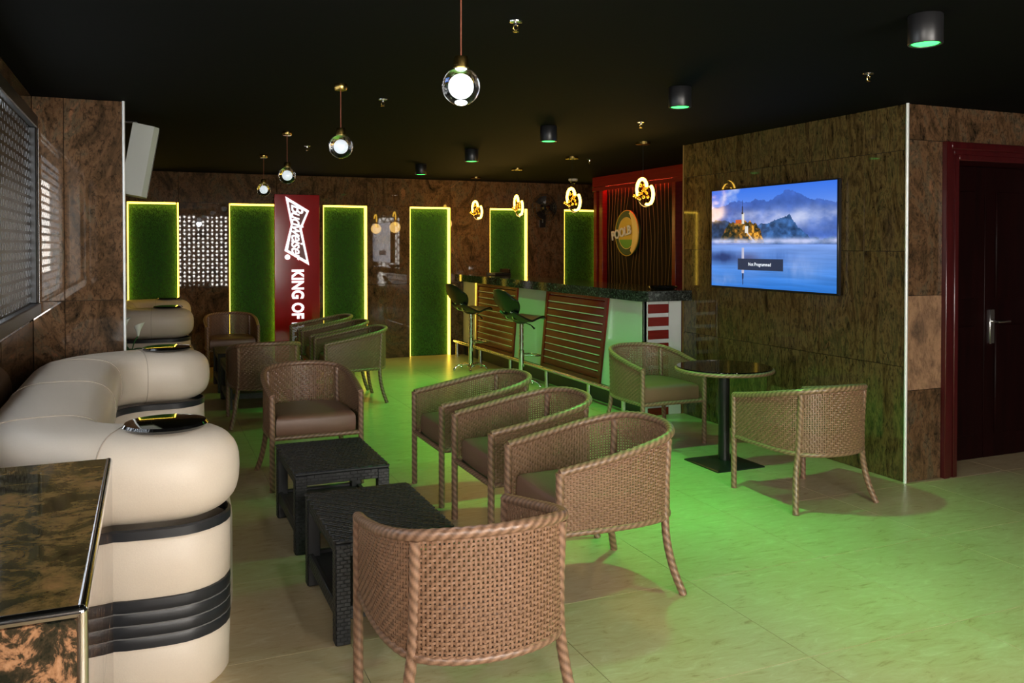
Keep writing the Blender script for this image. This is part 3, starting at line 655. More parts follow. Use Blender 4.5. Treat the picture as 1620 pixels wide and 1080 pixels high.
faceTV = Matrix.Translation((-0.0545, sw_ / 2 - 0.432 * sw_, sh_ / 2 - 0.762 * sh_)) @ Matrix(((0, 0, -1, 0), (-1, 0, 0, 0), (0, 1, 0, 0), (0, 0, 0, 1)))
text_mesh('Not Programmed', 0.040, 0.0003, 'message_text', 'lcd_text', scr, 0, 0, 1.08, 0.92, faceTV)

# ------------------------------------------------------------------ wicker tub chairs
HI, LO = (0.33, 0.19, 0.12), (0.14, 0.075, 0.043)
def make_chair():
    t = thing('wicker_chair', '', 'chair')
    half = [(-0.29, -0.30), (-0.302, -0.08), (-0.295, 0.12), (-0.25, 0.27), (-0.14, 0.345), (0, 0.368)]
    plan = half + [(-x, y) for x, y in half[-2::-1]]
    def ztop(y): 
        k = max(0, min(1, (y + 0.30) / 0.66)); return 0.615 + 0.125 * (k ** 1.1)
    top = resample(catmull([(x * (1 + 0.05 * max(0, y)), y + 0.02 * max(0, y), ztop(y)) for x, y in plan], 12), 0.0045)
    kw = dict(rope=(3, 0.036, 0.05), c1=HI, c2=LO)
    MB().tube(top, 0.0185, 16, **kw).build('rim', 'rope', t)
    low = resample(catmull([(x * 0.985, y * 0.985, 0.345) for x, y in plan], 12), 0.006)
    MB().tube(low, 0.015, 14, **kw).build('seat_rail', 'rope', t)
    MB().tube(resample([Vector((-0.285, -0.297, 0.345)), Vector((0.285, -0.297, 0.345))], 0.006), 0.015, 14, **kw).build('front_rail', 'rope', t)
    for s in (-1, 1):
        MB().tube(resample([Vector((s * 0.29, -0.30, 0.0)), Vector((s * 0.29, -0.30, 0.618))], 0.006), 0.0185, 16, **kw).build('leg', 'rope', t)
        pts = catmull([(s * 0.318, 0.318, 0.0), (s * 0.288, 0.285, 0.11), (s * 0.266, 0.262, 0.24), (s * 0.250, 0.262, 0.36), (s * 0.245, 0.268, 0.5), (s * 0.246, 0.280, 0.706)], 10)
        MB().tube(resample(pts, 0.006), 0.0185, 16, **kw).build('leg', 'rope', t)
    # woven shell
    W = resample(catmull([(x, y, 0) for x, y in plan], 14), 0.0146); nS = len(W); b = MB()
    nR = 26; zb = 0.352
    tops = [ztop(p.y) - 0.008 for p in W]; nor = []
    for i in range(nS):
        d = W[min(i + 1, nS - 1)] - W[max(i - 1, 0)]; nor.append(Vector((-d.y, d.x, 0)).normalized())
    def P(i, k, off):
        p = W[i]; z = zb + (tops[i] - zb) * k; return Vector((p.x, p.y, z)) + nor[i] * off
    for j in range(nR + 1):       # horizontal weavers
        k = (j + 0.4) / (nR + 0.6); hh = 0.0040; vs = []; fs = []
        for i in range(nS):
            off = 0.0034 if (i + j) % 3 else -0.0034
            for dz, do in ((-hh, -0.0012), (-hh, 0.0012), (hh, 0.0012), (hh, -0.0012)):
                q = P(i, k, off + do); vs.append((q.x, q.y, q.z + dz))
        for i in range(nS - 1):
            for c in range(4): d = (c + 1) % 4; fs.append((i * 4 + c, i * 4 + d, i * 4 + 4 + d, i * 4 + 4 + c))
        b.add(vs, fs)
    for i in range(1, nS - 1):    # upright strands
        d = (W[i + 1] - W[i - 1]).normalized() * 0.0040; vs = []; fs = []
        for k in (0, 0.33, 0.66, 1.02):
            for sd, do in ((-1, -0.0013), (1, -0.0013), (1, 0.0013), (-1, 0.0013)):
                vs.append(P(i, k, do) + d * sd)
        for q in range(3):
            for c in range(4): e = (c + 1) % 4; fs.append((q * 4 + c, q * 4 + e, q * 4 + 4 + e, q * 4 + 4 + c))
        b.add(vs, fs)
    w = b.build('woven_shell', 'weave', t, 0); w['kind'] = 'stuff'
    # cushion on a dark deck
    inner = [(x * 0.90, y * 0.88) for x, y in plan]
    dk = MB().prism(inner, 'z', 0.336, 0.352).build('seat_deck', 'black_plastic', t, 0)
    n = len(inner); vs = []; fs = []; ip = [(p.x, p.y) for p in resample(catmull([(x, y, 0) for x, y in inner], 6), 0.03)]; 
    ip = ip + [(ip[-1][0] + (ip[0][0] - ip[-1][0]) * q / 16, ip[0][1] - 0.012 * math.sin(math.pi * q / 16)) for q in range(1, 16)]
    n = len(ip); lay = [(0.985, 0.352), (1.0, 0.364), (1.005, 0.40), (1.0, 0.445), (0.985, 0.462), (0.95, 0.474), (0.80, 0.484), (0.5, 0.488), (0.02, 0.490)]
    for sc, z in lay: vs += [(x * sc, y * sc, z) for x, y in ip]
    for l in range(len(lay) - 1):
        for i in range(n): j = (i + 1) % n; fs.append((l * n + i, l * n + j, (l + 1) * n + j, (l + 1) * n + i))
    fs.append(tuple(range((len(lay) - 1) * n, len(lay) * n)))
    MB().add(vs, fs).build('seat_cushion', 'cushion', t, 50)
    return t
chair = make_chair()
GA, GB = 'wicker chairs around the near coffee tables', 'wicker chairs around the far coffee tables'
A90 = math.pi / 2
# (x, y, heading) local front is -y ; rz=pi faces +y ; rz=-pi/2 faces -x
spots = [
 ((0.985, 2.77), math.pi, 'bronze wicker tub chair whose back is turned, at end of the near coffee tables', GA),
 ((1.93, 3.60), -A90, 'bronze wicker tub chair in the row of three, beside the coffee table and turned-away chair', GA),
 ((1.94, 4.43), -A90, 'bronze wicker tub chair in the middle of the row of three by coffee tables', GA),
 ((1.94, 5.25), -A90, 'bronze wicker tub chair in the row of three, the one nearest the bar stools', GA),
 ((1.02, 5.985), 0, 'bronze wicker tub chair with bright brown cushion facing along the two coffee tables', GA),
 ((3.84, 4.31), math.pi, 'bronze wicker tub chair with its back turned, at round table nearest the red door', 'wicker chairs at the round table'),
 ((3.85, 6.06), 0, 'bronze wicker tub chair between round table and slatted end of the bar', 'wicker chairs at the round table'),
 ((0.965, 8.08), math.pi, 'bronze wicker tub chair with its back turned, at end of the far coffee tables', GB),
 ((1.905, 8.80), -A90, 'bronze wicker tub chair in the far row of three, standing furthest from the back wall', GB),
 ((1.905, 9.62), -A90, 'bronze wicker tub chair in the middle of the far row of three', GB),
 ((1.905, 10.44), -A90, 'bronze wicker tub chair in the far row of three, nearest the green back wall panel', GB),
 ((0.93, 11.05), 0, 'bronze wicker tub chair facing out in front of the panel left of the red banner', GB),
]
spots[-1] = (spots[-1][0], spots[-1][1], 'bronze wicker tub chair facing out before a green panel by red banner', GB)
for i, ((x, y), rz, lab, g) in enumerate(spots):
    if i == 0: chair.location = (x, y, 0); chair.rotation_euler = (0, 0, rz); tag(chair, lab, None, g)
    else: dup(chair, (x, y, 0), rz, lab, g)

# ------------------------------------------------------------------ black rattan coffee tables
def make_table():
    t = thing('coffee_table', '', 'coffee table'); w, d, h = 0.25, 0.36, 0.43
    MB().bbox(-w, w, -d, d, h - 0.022, h - 0.004, 0.006).build('tabletop', 'rattan', t)
    b = MB()   # woven relief on the top: diagonal twill of small raised strands
    p = 0.0185
    for i in range(int(2 * w / p)):
        for j in range(int(2 * d / (p * 1.0))):
            x, y = -w + (i + .5) * p, -d + (j + .5) * p
            if (i + j) % 4 < 2: b.bbox(x - p * .98, x + p * .48, y - p * .42, y + p * .42, h - 0.006, h - 0.0005, 0.0018) if (i % 2 == j % 2) else None
            else: b.bbox(x - p * .42, x + p * .42, y - p * .98, y + p * .48, h - 0.006, h - 0.001, 0.0018) if (i % 2 == j % 2) else None
    o = b.build('woven_top', 'rattan', t, 0); o['kind'] = 'stuff'
    L = 0.062
    def bricks(face, a0, a1, z0, z1, at, sg):
        nz = max(1, int(round((z1 - z0) / 0.0155))); hz = (z1 - z0) / nz; na = max(1, int(round((a1 - a0) / 0.036))); wa = (a1 - a0) / na
        for j in range(nz):
            off = 0.5 * wa if j % 2 else 0
            for i in range(-1, na + 1):
                q0, q1 = max(a0, a0 + i * wa + off + 0.0012), min(a1, a0 + (i + 1) * wa + off - 0.0012)
                if q1 - q0 < 0.004: continue
                e0, e1 = sorted((at, at + sg * 0.003))
                if face == 'y': bb.bbox(q0, q1, e0, e1, z0 + j * hz + 0.001, z0 + (j + 1) * hz - 0.001, 0.0013)
                else: bb.bbox(e0, e1, q0, q1, z0 + j * hz + 0.001, z0 + (j + 1) * hz - 0.001, 0.0013)
    for sx in (-1, 1):
        for sy in (-1, 1):
            x0, x1 = sorted((sx * (w - 0.004), sx * (w - L))); y0, y1 = sorted((sy * (d - 0.004), sy * (d - L)))
            lg_ = MB().bbox(x0, x1, y0, y1, 0, h - 0.022, 0.004).build('leg', 'rattan', t)
            bb = MB(); bricks('y', x0, x1, 0.003, h - 0.025, sy * (d - 0.004), sy); bricks('x', y0, y1, 0.003, h - 0.025, sx * (w - 0.004), sx)
            q = bb.build('woven_face', 'rattan', lg_, 0); q['kind'] = 'stuff'
    for s in (-1, 1):
        for z0, z1, nm in ((h - 0.075, h - 0.022, 'apron'), (0.10, 0.155, 'stretcher')):
            y0, y1 = sorted((s * (d - 0.01), s * (d - 0.03))); q = MB().bbox(-w + L, w - L, y0, y1, z0, z1, 0.003).build(nm, 'rattan', t)
            bb = MB(); bricks('y', -w + L, w - L, z0, z1, s * (d - 0.01), s); k = bb.build('woven_face', 'rattan', q, 0); k['kind'] = 'stuff'
            x0, x1 = sorted((s * (w - 0.01), s * (w - 0.03))); q = MB().bbox(x0, x1, -d + L, d - L, z0, z1, 0.003).build(nm, 'rattan', t)
            bb = MB(); bricks('x', -d + L, d - L, z0, z1, s * (w - 0.01), s); k = bb.build('woven_face', 'rattan', q, 0); k['kind'] = 'stuff'
    MB().bbox(-w + 0.03, w - 0.03, -d + 0.03, d - 0.03, 0.125, 0.14, 0.003).build('shelf', 'rattan', t)
    return t
tb = make_table()
tspots = [((0.925, 3.745), 'black woven rattan coffee table beside the chair with its back turned'),
          ((0.935, 4.83), 'black woven rattan coffee table with sheen, touching chair with bright brown cushion'),
          ((0.93, 9.05), 'black rattan coffee table behind far chair with its back turned'),
          ((0.93, 10.1), 'black rattan coffee table before the chair by the red banner')]
for i, ((x, y), lab) in enumerate(tspots):
    g = 'black rattan coffee tables'
    if i == 0: tb.location = (x, y, 0); tag(tb, lab, None, g)
    else: dup(tb, (x, y, 0), 0, lab, g)

# ------------------------------------------------------------------ round table by the TV wall
rt = thing('round_table', 'round dark glass topped pedestal table by television wall', 'table', (3.875, 5.15, 0))
MB().lathe([(0.001, 0.706), (0.340, 0.706), (0.342, 0.709), (0.342, 0.713), (0.340, 0.716), (0.001, 0.716)], 64).build('glass_top', 'table_glass', rt)
MB().tube([(0.344 * math.cos(a), 0.344 * math.sin(a), 0.694) for a in [2 * math.pi * i / 300 for i in range(300)]], 0.014, 14, closed=True, rope=(3, 0.0361, 0.05), c1=HI, c2=LO).build('rope_edge', 'rope', rt)
MB().lathe([(0.001, 0.682), (0.332, 0.682), (0.332, 0.705), (0.001, 0.705)], 48).build('woven_tray', 'black_plastic', rt)
MB().lathe([(0.041, 0.03), (0.041, 0.682)], 24).build('column', 'black_metal', rt)
bb = MB(); hw = 0.205; vs = []
for s_, z in ((hw, 0.0), (hw, 0.008), (hw - 0.012, 0.014), (0.055, 0.034)):
    vs += [(-s_, -s_, z), (s_, -s_, z), (s_, s_, z), (-s_, s_, z)]
fs = [(0, 3, 2, 1), (12, 13, 14, 15)] + [(4 * l + i, 4 * l + (i + 1) % 4, 4 * l + 4 + (i + 1) % 4, 4 * l + 4 + i) for l in range(3) for i in range(4)]
bs = bb.add(vs, fs).build('base', 'black_metal', rt, 20)

# ------------------------------------------------------------------ bar stools (seat faces +x)
def make_stool():
    t = thing('bar_stool', '', 'bar stool')
    MB().lathe([(0.028, 0.055), (0.030, 0.07), (0.030, 0.42), (0.024, 0.425), (0.024, 0.735)], 20).build('pole', 'chrome', t)
    MB().lathe([(0.05, 0.72), (0.075, 0.735), (0.09, 0.75)], 20).build('seat_mount', 'black_metal', t)
    MB().lathe([(0.05, 0.045), (0.045, 0.075), (0.031, 0.09)], 20).build('hub', 'chrome', t)
    for k in range(5):
        a = R(18 + 72 * k); c, s = math.cos(a), math.sin(a)
        arm = MB().tube([(0.03 * c, 0.03 * s, 0.068), (0.11 * c, 0.11 * s, 0.078), (0.18 * c, 0.18 * s, 0.064), (0.215 * c, 0.215 * s, 0.03)], [0.014, 0.013, 0.011, 0.010], 10).build('base_arm', 'chrome', t)
        MB().sphere((0.218 * c, 0.218 * s, 0.018), 0.018, 12, 8).build('glide', 'chrome', arm)
    def seat(u, v):
        x = -0.20 + 0.44 * u; w = 0.205 * (1 - 0.35 * abs(2 * u - 1.05) ** 3); y = (2 * v - 1) * w
        z = 0.755 + 0.10 * max(0, (0.45 - u)) ** 1.5 * 3.0 + 0.055 * math.sin(math.pi * min(1, max(0, (u - 0.45) / 0.55)) * 0.62) - 0.035 * max(0, u - 0.85) * 4 + 0.03 * (2 * v - 1) ** 2 * (1 - u)
        return (x, y, z)
    MB().shell(seat, 16, 14, 0.022).build('seat', 'black_leather', t)
    def back(u, v):
        h = u; a = 2 * v - 1; w = 0.07 + 0.15 * math.sin(math.pi * min(1, 0.08 + 0.58 * h)) ** 1.2 - 0.03 * max(0, h - 0.8) * 5
        y = a * w; x = -0.165 - 0.19 * h + 0.10 * a * a * (0.4 + 0.6 * h); z = 0.795 + 0.315 * h - 0.075 * a ** 4 * h + 0.012 * (1 - h) * a * a
        return (x, y, z)
    MB().shell(back, 14, 16, 0.02).build('backrest', 'black_leather', t)
    for s in (-1, 1): MB().tube([(-0.06, s * 0.05, 0.755), (-0.16, s * 0.06, 0.785), (-0.20, s * 0.06, 0.87)], 0.009, 8).build('back_bracket', 'chrome', t)
    MB().tube([(0.03, -0.03, 0.36), (0.10, -0.12, 0.36), (0.20, -0.11, 0.355), (0.235, 0, 0.352), (0.20, 0.11, 0.355), (0.10, 0.12, 0.36), (0.03, 0.03, 0.36)], 0.010, 10).lathe([(0.034, 0.34), (0.034, 0.38)], 16).build('footrest', 'chrome', t)
    MB().tube([(0.04, 0.02, 0.735), (0.09, -0.06, 0.70), (0.11, -0.10, 0.66)], [0.006, 0.006, 0.012], 8).build('height_lever', 'black_plastic', t)
    return t
st = make_stool(); st.location = (3.865, 8.83, 0); tag(st, 'black shell bar stool on chrome pole before the white bar panel', None, 'bar stools along the bar'); st.rotation_euler = (0, 0, R(14))
dup(st, (3.80, 10.30, 0), R(14), 'black shell bar stool on chrome pole near the far end of the bar')

# ------------------------------------------------------------------ cream booth sofas
def make_sofa(label, ya, yb_, xa, xb, xback, rad):
    t = thing('booth_sofa', label, 'sofa', (0, 0, 0), 0, 'cream leather booths by the windows')
    # centre line of arms and back: near arm end -> back -> far arm end
    path = [Vector((xa, ya, 0))]; n = 10
    for k in range(n + 1):
        a = R(270 - 90 * k / n); path.append(Vector((xback + rad + rad * math.cos(a), ya + rad + rad * math.sin(a), 0)))
    for k in range(n + 1):
        a = R(180 - 90 * k / n); path.append(Vector((xback + rad + rad * math.cos(a), yb_ - rad + rad * math.sin(a), 0)))
    path.append(Vector((xb, yb_, 0))); path = resample(path, 0.06); m = len(path)
    def outline(w):
        L, Rr = [], []
        for i, p in enumerate(path):
            d = (path[min(i + 1, m - 1)] - path[max(i - 1, 0)]).normalized(); nn = Vector((-d.y, d.x, 0))
            L.append(p + nn * w); Rr.append(p - nn * w)
        e = []; p = path[-1]; d = (path[-1] - path[-2]).normalized(); nn = Vector((-d.y, d.x, 0))
        for k in range(1, 14): a = math.pi * k / 14; e.append(p + nn * (w * math.cos(a)) + d * (w * math.sin(a)))
        s = []; p = path[0]; d = (path[0] - path[1]).normalized(); nn = Vector((-d.y, d.x, 0))
        for k in range(1, 14): a = math.pi * k / 14; s.append(p + nn * (w * math.cos(a)) + d * (w * math.sin(a)))
        return L + e + Rr[::-1] + s
    def loft(layers, name, mt, parent=t, cap=True, sm=50):
        vs = []; fs = []
        for w, z in layers: vs += [(p.x, p.y, z) for p in outline(w)]
        n_ = len(vs) // len(layers)
        for l in range(len(layers) - 1):
            for i in range(n_): j = (i + 1) % n_; fs.append((l * n_ + i, l * n_ + j, (l + 1) * n_ + j, (l + 1) * n_ + i))
        if cap:
            o_ = (len(layers) - 1) * n_; ri = lambda i: o_ + m + 13 + (m - 1 - i)
            fs += [(o_ + i, o_ + i + 1, ri(i + 1), ri(i)) for i in range(m - 1)]
            fs += [tuple(o_ + m - 1 + k for k in range(15)), tuple(o_ + q for q in list(range(2 * m + 12, 2 * m + 26)) + [0])]
        return MB().add(vs, fs).build(name, mt, parent, sm)
    body = [(0.20, 0.0), (0.20, 0.19)]
    loft([(0.185, 0.0), (0.20, 0.02), (0.205, 0.18), (0.198, 0.19)], 'base_shell', 'leather', t, False)
    bl = [(0.198, 0.19)]
    for k in range(4): z = 0.19 + 0.044 * k; bl += [(0.2055, z + 0.003), (0.2075, z + 0.022), (0.2055, z + 0.041), (0.2035, z + 0.044)]
    bl[-1] = (0.199, bl[-1][1])
    rb = loft(bl, 'ribbed_band', 'band', t, False)
    for k in range(1, 4): z = 0.19 + 0.044 * k; loft([(0.203, z - 0.0025), (0.2062, z - 0.002), (0.2062, z + 0.002), (0.203, z + 0.0025)], 'rib_seam', 'rib_line', rb, False)
    loft([(0.199, 0.366), (0.206, 0.376), (0.208, 0.47), (0.206, 0.565), (0.20, 0.572)], 'middle_shell', 'leather', t, False)
    loft([(0.2, 0.572), (0.209, 0.576), (0.209, 0.606), (0.2, 0.612)], 'upper_band', 'band', t, False)
    bo = []; zc, hz, wc = 0.765, 0.162, 0.242
    for k in range(0, 19):
        a = R(-90 + 180 * k / 18); c, s = math.cos(a), math.sin(a)
        bo.append((max(0.012, wc * (abs(c) ** 0.62)), zc + hz * math.copysign(abs(s) ** 0.75, s)))
    loft(bo, 'bolster', 'leather')
    # seams across the bolster
    def seam(i0, parent):
        p = path[i0]; d = (path[min(i0 + 1, m - 1)] - path[max(i0 - 1, 0)]).normalized(); nn = Vector((-d.y, d.x, 0)); pts = []
        for sg in (1, -1):
            seq = [(w, z) for w, z in bo]; seq = seq if sg == 1 else seq[::-1]
            pts += [p + nn * (sg * (w + 0.0008)) + Vector((0, 0, z + 0.0008 * (1 if z > zc else -1))) for w, z in seq]
        MB().tube(pts, 0.0022, 6).build('seam', 'piping', t)
    for i0 in (3, 11, m // 2, m - 12, m - 4): seam(i0, t)
    for (x, y) in ((xa, ya), (xb, yb_)):
        MB().lathe([(0.10, 0.920), (0.142, 0.926), (0.150, 0.936), (0.142, 0.946), (0.10, 0.950), (0.001, 0.951)], 40, (x - 0.02, y, 0)).build('arm_disc', 'gloss_black', t)
    # seat
    y0, y1 = ya + 0.15, yb_ - 0.15; ym = (y0 + y1) / 2; pl = []
    for k in range(21):
        f_ = k / 20; y = y0 + (y1 - y0) * f_; e = abs(2 * f_ - 1)
        pl.append((max(xa, xb) + 0.235 - 0.16 * e ** 4, y))
    pl += [(xback + 0.12, y1), (xback + 0.12, y0)]; cx = xback + 0.3; vs = []; fs = []; lay = [(1.0, 0.0), (1.0, 0.36), (0.985, 0.40), (0.95, 0.42), (0.5, 0.43), (0.01, 0.43)]
    for sc, z in lay: vs += [(cx + (x - cx) * sc, ym + (y - ym) * (1 - (1 - sc) * 0.3 if sc > 0.9 else sc), z) for x, y in pl]
    n_ = len(pl)
    for l in range(len(lay) - 1):
        for i in range(n_): j = (i + 1) % n_; fs.append((l * n_ + i, l * n_ + j, (l + 1) * n_ + j, (l + 1) * n_ + i))
    MB().add(vs, fs).build('seat', 'leather', t, 50)
    return t
make_sofa('cream leather curved booth sofa with black arm discs, beside the stone ledge', 3.43, 5.965, 0.075, 0.125, -0.40, 0.43)
make_sofa('cream leather curved booth sofa beyond the column, against the back wall', 9.95, 11.58, 0.21, 0.25, -0.40, 0.43)

# ------------------------------------------------------------------ stone ledge beside the sofa
LX0, LX1, LY0, LY1, LZ = -0.655, -0.115, 1.84, 3.10, 0.90
ld = thing('stone_ledge', 'granite clad ledge with chrome edge trim and dark top beside sofa', 'ledge')
MB().box(LX0 + 0.02, LX1 - 0.018, LY0 + 0.018, LY1 - 0.018, 0, LZ - 0.02).build('ledge_core', 'grout', ld)
def ledge_slab(x0, x1, y0, y1, z0, z1, m): return MB().bbox(x0, x1, y0, y1, z0, z1, 0.001).build('stone_slab', m, ld, 0)
for y0, y1 in ((LY0 + 0.012, 2.30), (2.301, 2.86), (2.861, LY1 - 0.001)): ledge_slab(LX0, LX1 - 0.012, y0, y1, LZ - 0.02, LZ, 'stone_top')
for z0, z1 in ((0, 0.45), (0.451, LZ - 0.022)):
    ledge_slab(LX0, LX1 - 0.012, LY0, LY0 + 0.018, z0, z1, 'stone_pink')
    for y0, y1 in ((LY0 + 0.018, 2.45), (2.451, LY1)): ledge_slab(LX1 - 0.018, LX1, y0, y1, z0, z1, 'stone_pink')
    ledge_slab(LX0, LX1 - 0.018, LY1 - 0.018, LY1, z0, z1, 'stone_pink')
MB().tube([(LX1 - 0.010, LY1, LZ - 0.011), (LX1 - 0.010, LY0 + 0.008, LZ - 0.011)], 0.0125, 12).build('edge_trim', 'chrome', ld)
MB().tube([(LX1 - 0.010, LY0 + 0.010, LZ - 0.011), (LX0, LY0 + 0.010, LZ - 0.011)], 0.0125, 12).build('edge_trim', 'chrome', ld)
MB().tube([(LX1 - 0.010, LY0 + 0.010, LZ - 0.012), (LX1 - 0.010, LY0 + 0.010, 0.0)], 0.0125, 12).sphere((LX1 - 0.010, LY0 + 0.010, LZ - 0.011), 0.0127, 12, 8).build('corner_trim', 'chrome', ld)
# second ledge behind the column with a lily pot
ld2 = thing('stone_ledge', 'low granite ledge behind the column carrying the white lilies', 'ledge')
MB().bbox(-0.655, -0.05, 6.725, 7.35, 0, 0.62, 0.004).build('ledge_body', 'stone_pink', ld2); MB().bbox(-0.655, -0.04, 6.723, 7.36, 0.62, 0.645, 0.004).build('ledge_top', 'stone_top', ld2)
lp = thing('potted_lily', 'white calla lilies in a dark pot behind the cream sofa', 'plant', (-0.14, 6.93, 0.645))
MB().lathe([(0.05, 0), (0.055, 0.005), (0.075, 0.15), (0.08, 0.155), (0.08, 0.165), (0.068, 0.165), (0.066, 0.14), (0.001, 0.14)], 24).build('pot', 'clay', lp)
for k, (dx, dy, h, rz) in enumerate(((-0.03, 0.0, 0.35, 0.3), (0.065, 0.0, 0.31, -0.5), (-0.075, 0.02, 0.30, 1.0))):
    stem = MB().tube(catmull([(dx * 0.2, dy * 0.2, 0.13), (dx * 0.6, dy, 0.13 + (h - 0.13) * 0.6), (dx, dy, h - 0.03)], 5), 0.0045, 6).build('stem', 'leaf', lp)
    def fl_(u, v, dx=dx, dy=dy, h=h, rz=rz):
        a = 2 * math.pi * v; r = 0.006 + 0.03 * u ** 1.6 * (1 + 0.35 * math.cos(a)); z = h - 0.03 + 0.085 * u * (1 + 0.22 * math.cos(a))
        return (dx + r * math.cos(a + rz), dy + r * math.sin(a + rz), z)
    MB().shell(fl_, 8, 14, 0.0015).build('flower', 'petal', stem)
for k in range(7):
    a = k * 0.9 + 0.3; l = random.uniform(0.10, 0.17)
    def lf_(u, v, a=a, l=l):
        w = 0.03 * math.sin(math.pi * min(0.98, u + 0.02)); d = l * u * 0.8; z = 0.14 + l * 0.9 * u - 0.07 * u * u
        return (math.cos(a) * d - math.sin(a) * w * (2 * v - 1), math.sin(a) * d + math.cos(a) * w * (2 * v - 1), z + 0.008 * abs(2 * v - 1))
    MB().shell(lf_, 8, 4, 0.0012).build('leaf', 'leaf', lp)

# ------------------------------------------------------------------ loudspeaker behind the column
sp = thing('loudspeaker', 'pale grey wall loudspeaker tilted down on bracket beside column', 'loudspeaker', (-0.055, 6.92, 2.22))
sb = MB().prism([(-0.09, -0.13), (0.055, -0.13), (0.09, -0.09), (0.09, 0.09), (0.055, 0.13), (-0.09, 0.13)], 'z', -0.26, 0.26).build('cabinet', 'speaker_grey', sp, 20)
MB().prism([(0.088, -0.085), (0.094, -0.085), (0.094, 0.085), (0.088, 0.085)], 'z', -0.24, 0.24).build('grille', 'black_plastic', sp, 20)
sb.rotation_euler = (0, R(10), 0); sp.children[1].rotation_euler = (0, R(10), 0)
MB().tube([(-0.30, 0, 0.29), (-0.02, 0, 0.29), (0.02, 0, 0.25)], 0.012, 8).build('bracket', 'steel', sp)
MB().bbox(-0.62, -0.29, -0.05, 0.05, 0.24, 0.33, 0.004).build('bracket_plate', 'black_metal', sp)
tag(MB().bbox(-0.36, -0.26, YB - 0.05, YB - 0.001, 1.13, 1.38, 0.008).build('switch_box', 'white_plastic'), 'small pale electrical box on back wall beside the column', 'box')

# ------------------------------------------------------------------ globe pendants
def make_globe(core, cr):
    t = thing('globe_pendant', '', 'pendant lamp')
    MB().lathe([(0.001, 0.0), (0.038, 0.0), (0.042, -0.02), (0.034, -0.035), (0.006, -0.036)], 24).build('canopy', 'brass', t)
    MB().tube([(0, 0, -0.03), (0, 0, -0.262)], 0.0028, 8).build('cord', simple('copper_cord', (0.25, 0.07, 0.035), 0.5), t)
    MB().lathe([(0.006, -0.255), (0.024, -0.258), (0.028, -0.27), (0.028, -0.298), (0.02, -0.305)], 24).build('cap', 'brass', t)
    c = (0, 0, -0.367); g = MB().sphere(c, 0.070, 32, 20)
    g.build('glass_globe', 'glass', t, 60)
    MB().sphere(c, cr, 24, 16).build('bulb', core, t, 60)
    return t
gl = make_globe('globe_core', 0.032); gl.location = (1.06, 2.975, ZC); tag(gl, 'clear glass globe pendant with bright white glowing core', None, 'globe pendants over the coffee tables')
g2 = make_globe('globe_core_dim', 0.029); g2.location = (1.05, 5.06, ZC); tag(g2, 'clear glass globe pendant with dim core on long copper cord', None, 'globe pendants over the coffee tables')
dup(g2, (1.07, 7.32, ZC), 0, 'clear glass globe pendant hanging just above the red banner top')
dup(g2, (1.115, 9.28, ZC), 0, 'small looking clear globe pendant beside the red banner, nearest back wall')
l = bpy.data.lights.new('globe_light', 'POINT'); l.energy = 9; l.color = (0.9, 0.96, 1.0); l.shadow_soft_size = 0.05
lo = bpy.data.objects.new('globe_light', l); C.objects.link(lo); lo.location = (0, 0, -0.46); lo.parent = gl

# ------------------------------------------------------------------ LED ring pendants over the bar
def make_ring():
    t = thing('ring_pendant', '', 'pendant lamp')
    MB().lathe([(0.001, 0), (0.07, 0), (0.07, -0.022), (0.001, -0.024)], 28).build('canopy', 'brass', t)
    MB().tube([(0, 0, -0.02), (0, 0, -0.31)], 0.002, 6).build('wire', 'black_metal', t)
    zc = -0.43; r = 0.092
    def arc(a0, a1, dx, tw): return [(dx + r * math.cos(R(a)) * math.cos(tw), r * math.cos(R(a)) * math.sin(tw), zc + r * math.sin(R(a)) + (0.0 if a0 < 100 else 0)) for a in np.linspace(a0, a1, 26)]
    k1 = arc(10, 215, -0.015, R(-12)); k2 = [(x + 0.03, y + 0.035, z - 0.055) for x, y, z in arc(-110, 55, 0, R(-12))]
    for pts in (k1, k2):
        MB().tube([(x, y + 0.012, z) for x, y, z in pts], 0.015, 8).build('arc_body', 'black_metal', t)
        MB().tube(pts, 0.0155, 10).build('led_arc', 'led_ring', t)
    MB().tube([(0.02 + 0.12 * math.cos(R(a)), 0.03, zc - 0.04 + 0.12 * math.sin(R(a))) for a in np.linspace(150, 300, 20)], 0.010, 8).build('dark_arc', 'black_metal', t)
    cr_ = MB(); rnd = random.Random(5)
    for k in range(16): cr_.sphere((rnd.uniform(-0.05, 0.05), rnd.uniform(-0.01, 0.05), zc - 0.02 + rnd.uniform(-0.055, 0.055)), rnd.uniform(0.010, 0.018), 8, 6)
    cr_.build('crystal_cluster', 'crystal', t)
    for k in range(4): MB().sphere((-0.13 + 0.03 * k, 0.0, zc - 0.055 - 0.012 * k), 0.013, 10, 6).build('crystal', 'crystal', t)
    return t
rg = make_ring(); gr = 'ring pendants over the bar'
rl = ['glowing LED ring pendant with amber crystals before the wavy sign wall', 'glowing LED ring pendant with amber crystals, beside the wall fan', 'glowing LED ring pendant hanging before the green panel behind the bar', 'glowing LED ring pendant at the far end of the bar, beside the floor-length panel']
for i, y in enumerate((6.80, 8.24, 9.73, 11.18)):
    rz = (R(-80), R(-78), R(-86), R(-74))[i]
    if i == 0: rg.location = (4.2, y, ZC); rg.rotation_euler = (0, 0, rz); tag(rg, rl[0], None, gr); o = rg
    else: o = dup(rg, (4.2, y, ZC), rz, rl[i], gr)
    l = bpy.data.lights.new('ring_light', 'POINT'); l.energy = 5; l.color = (1.0, 0.60, 0.16); l.shadow_soft_size = 0.1
    lo = bpy.data.objects.new('ring_light', l); C.objects.link(lo); lo.location = (-0.12, 0, -0.62); lo.parent = o

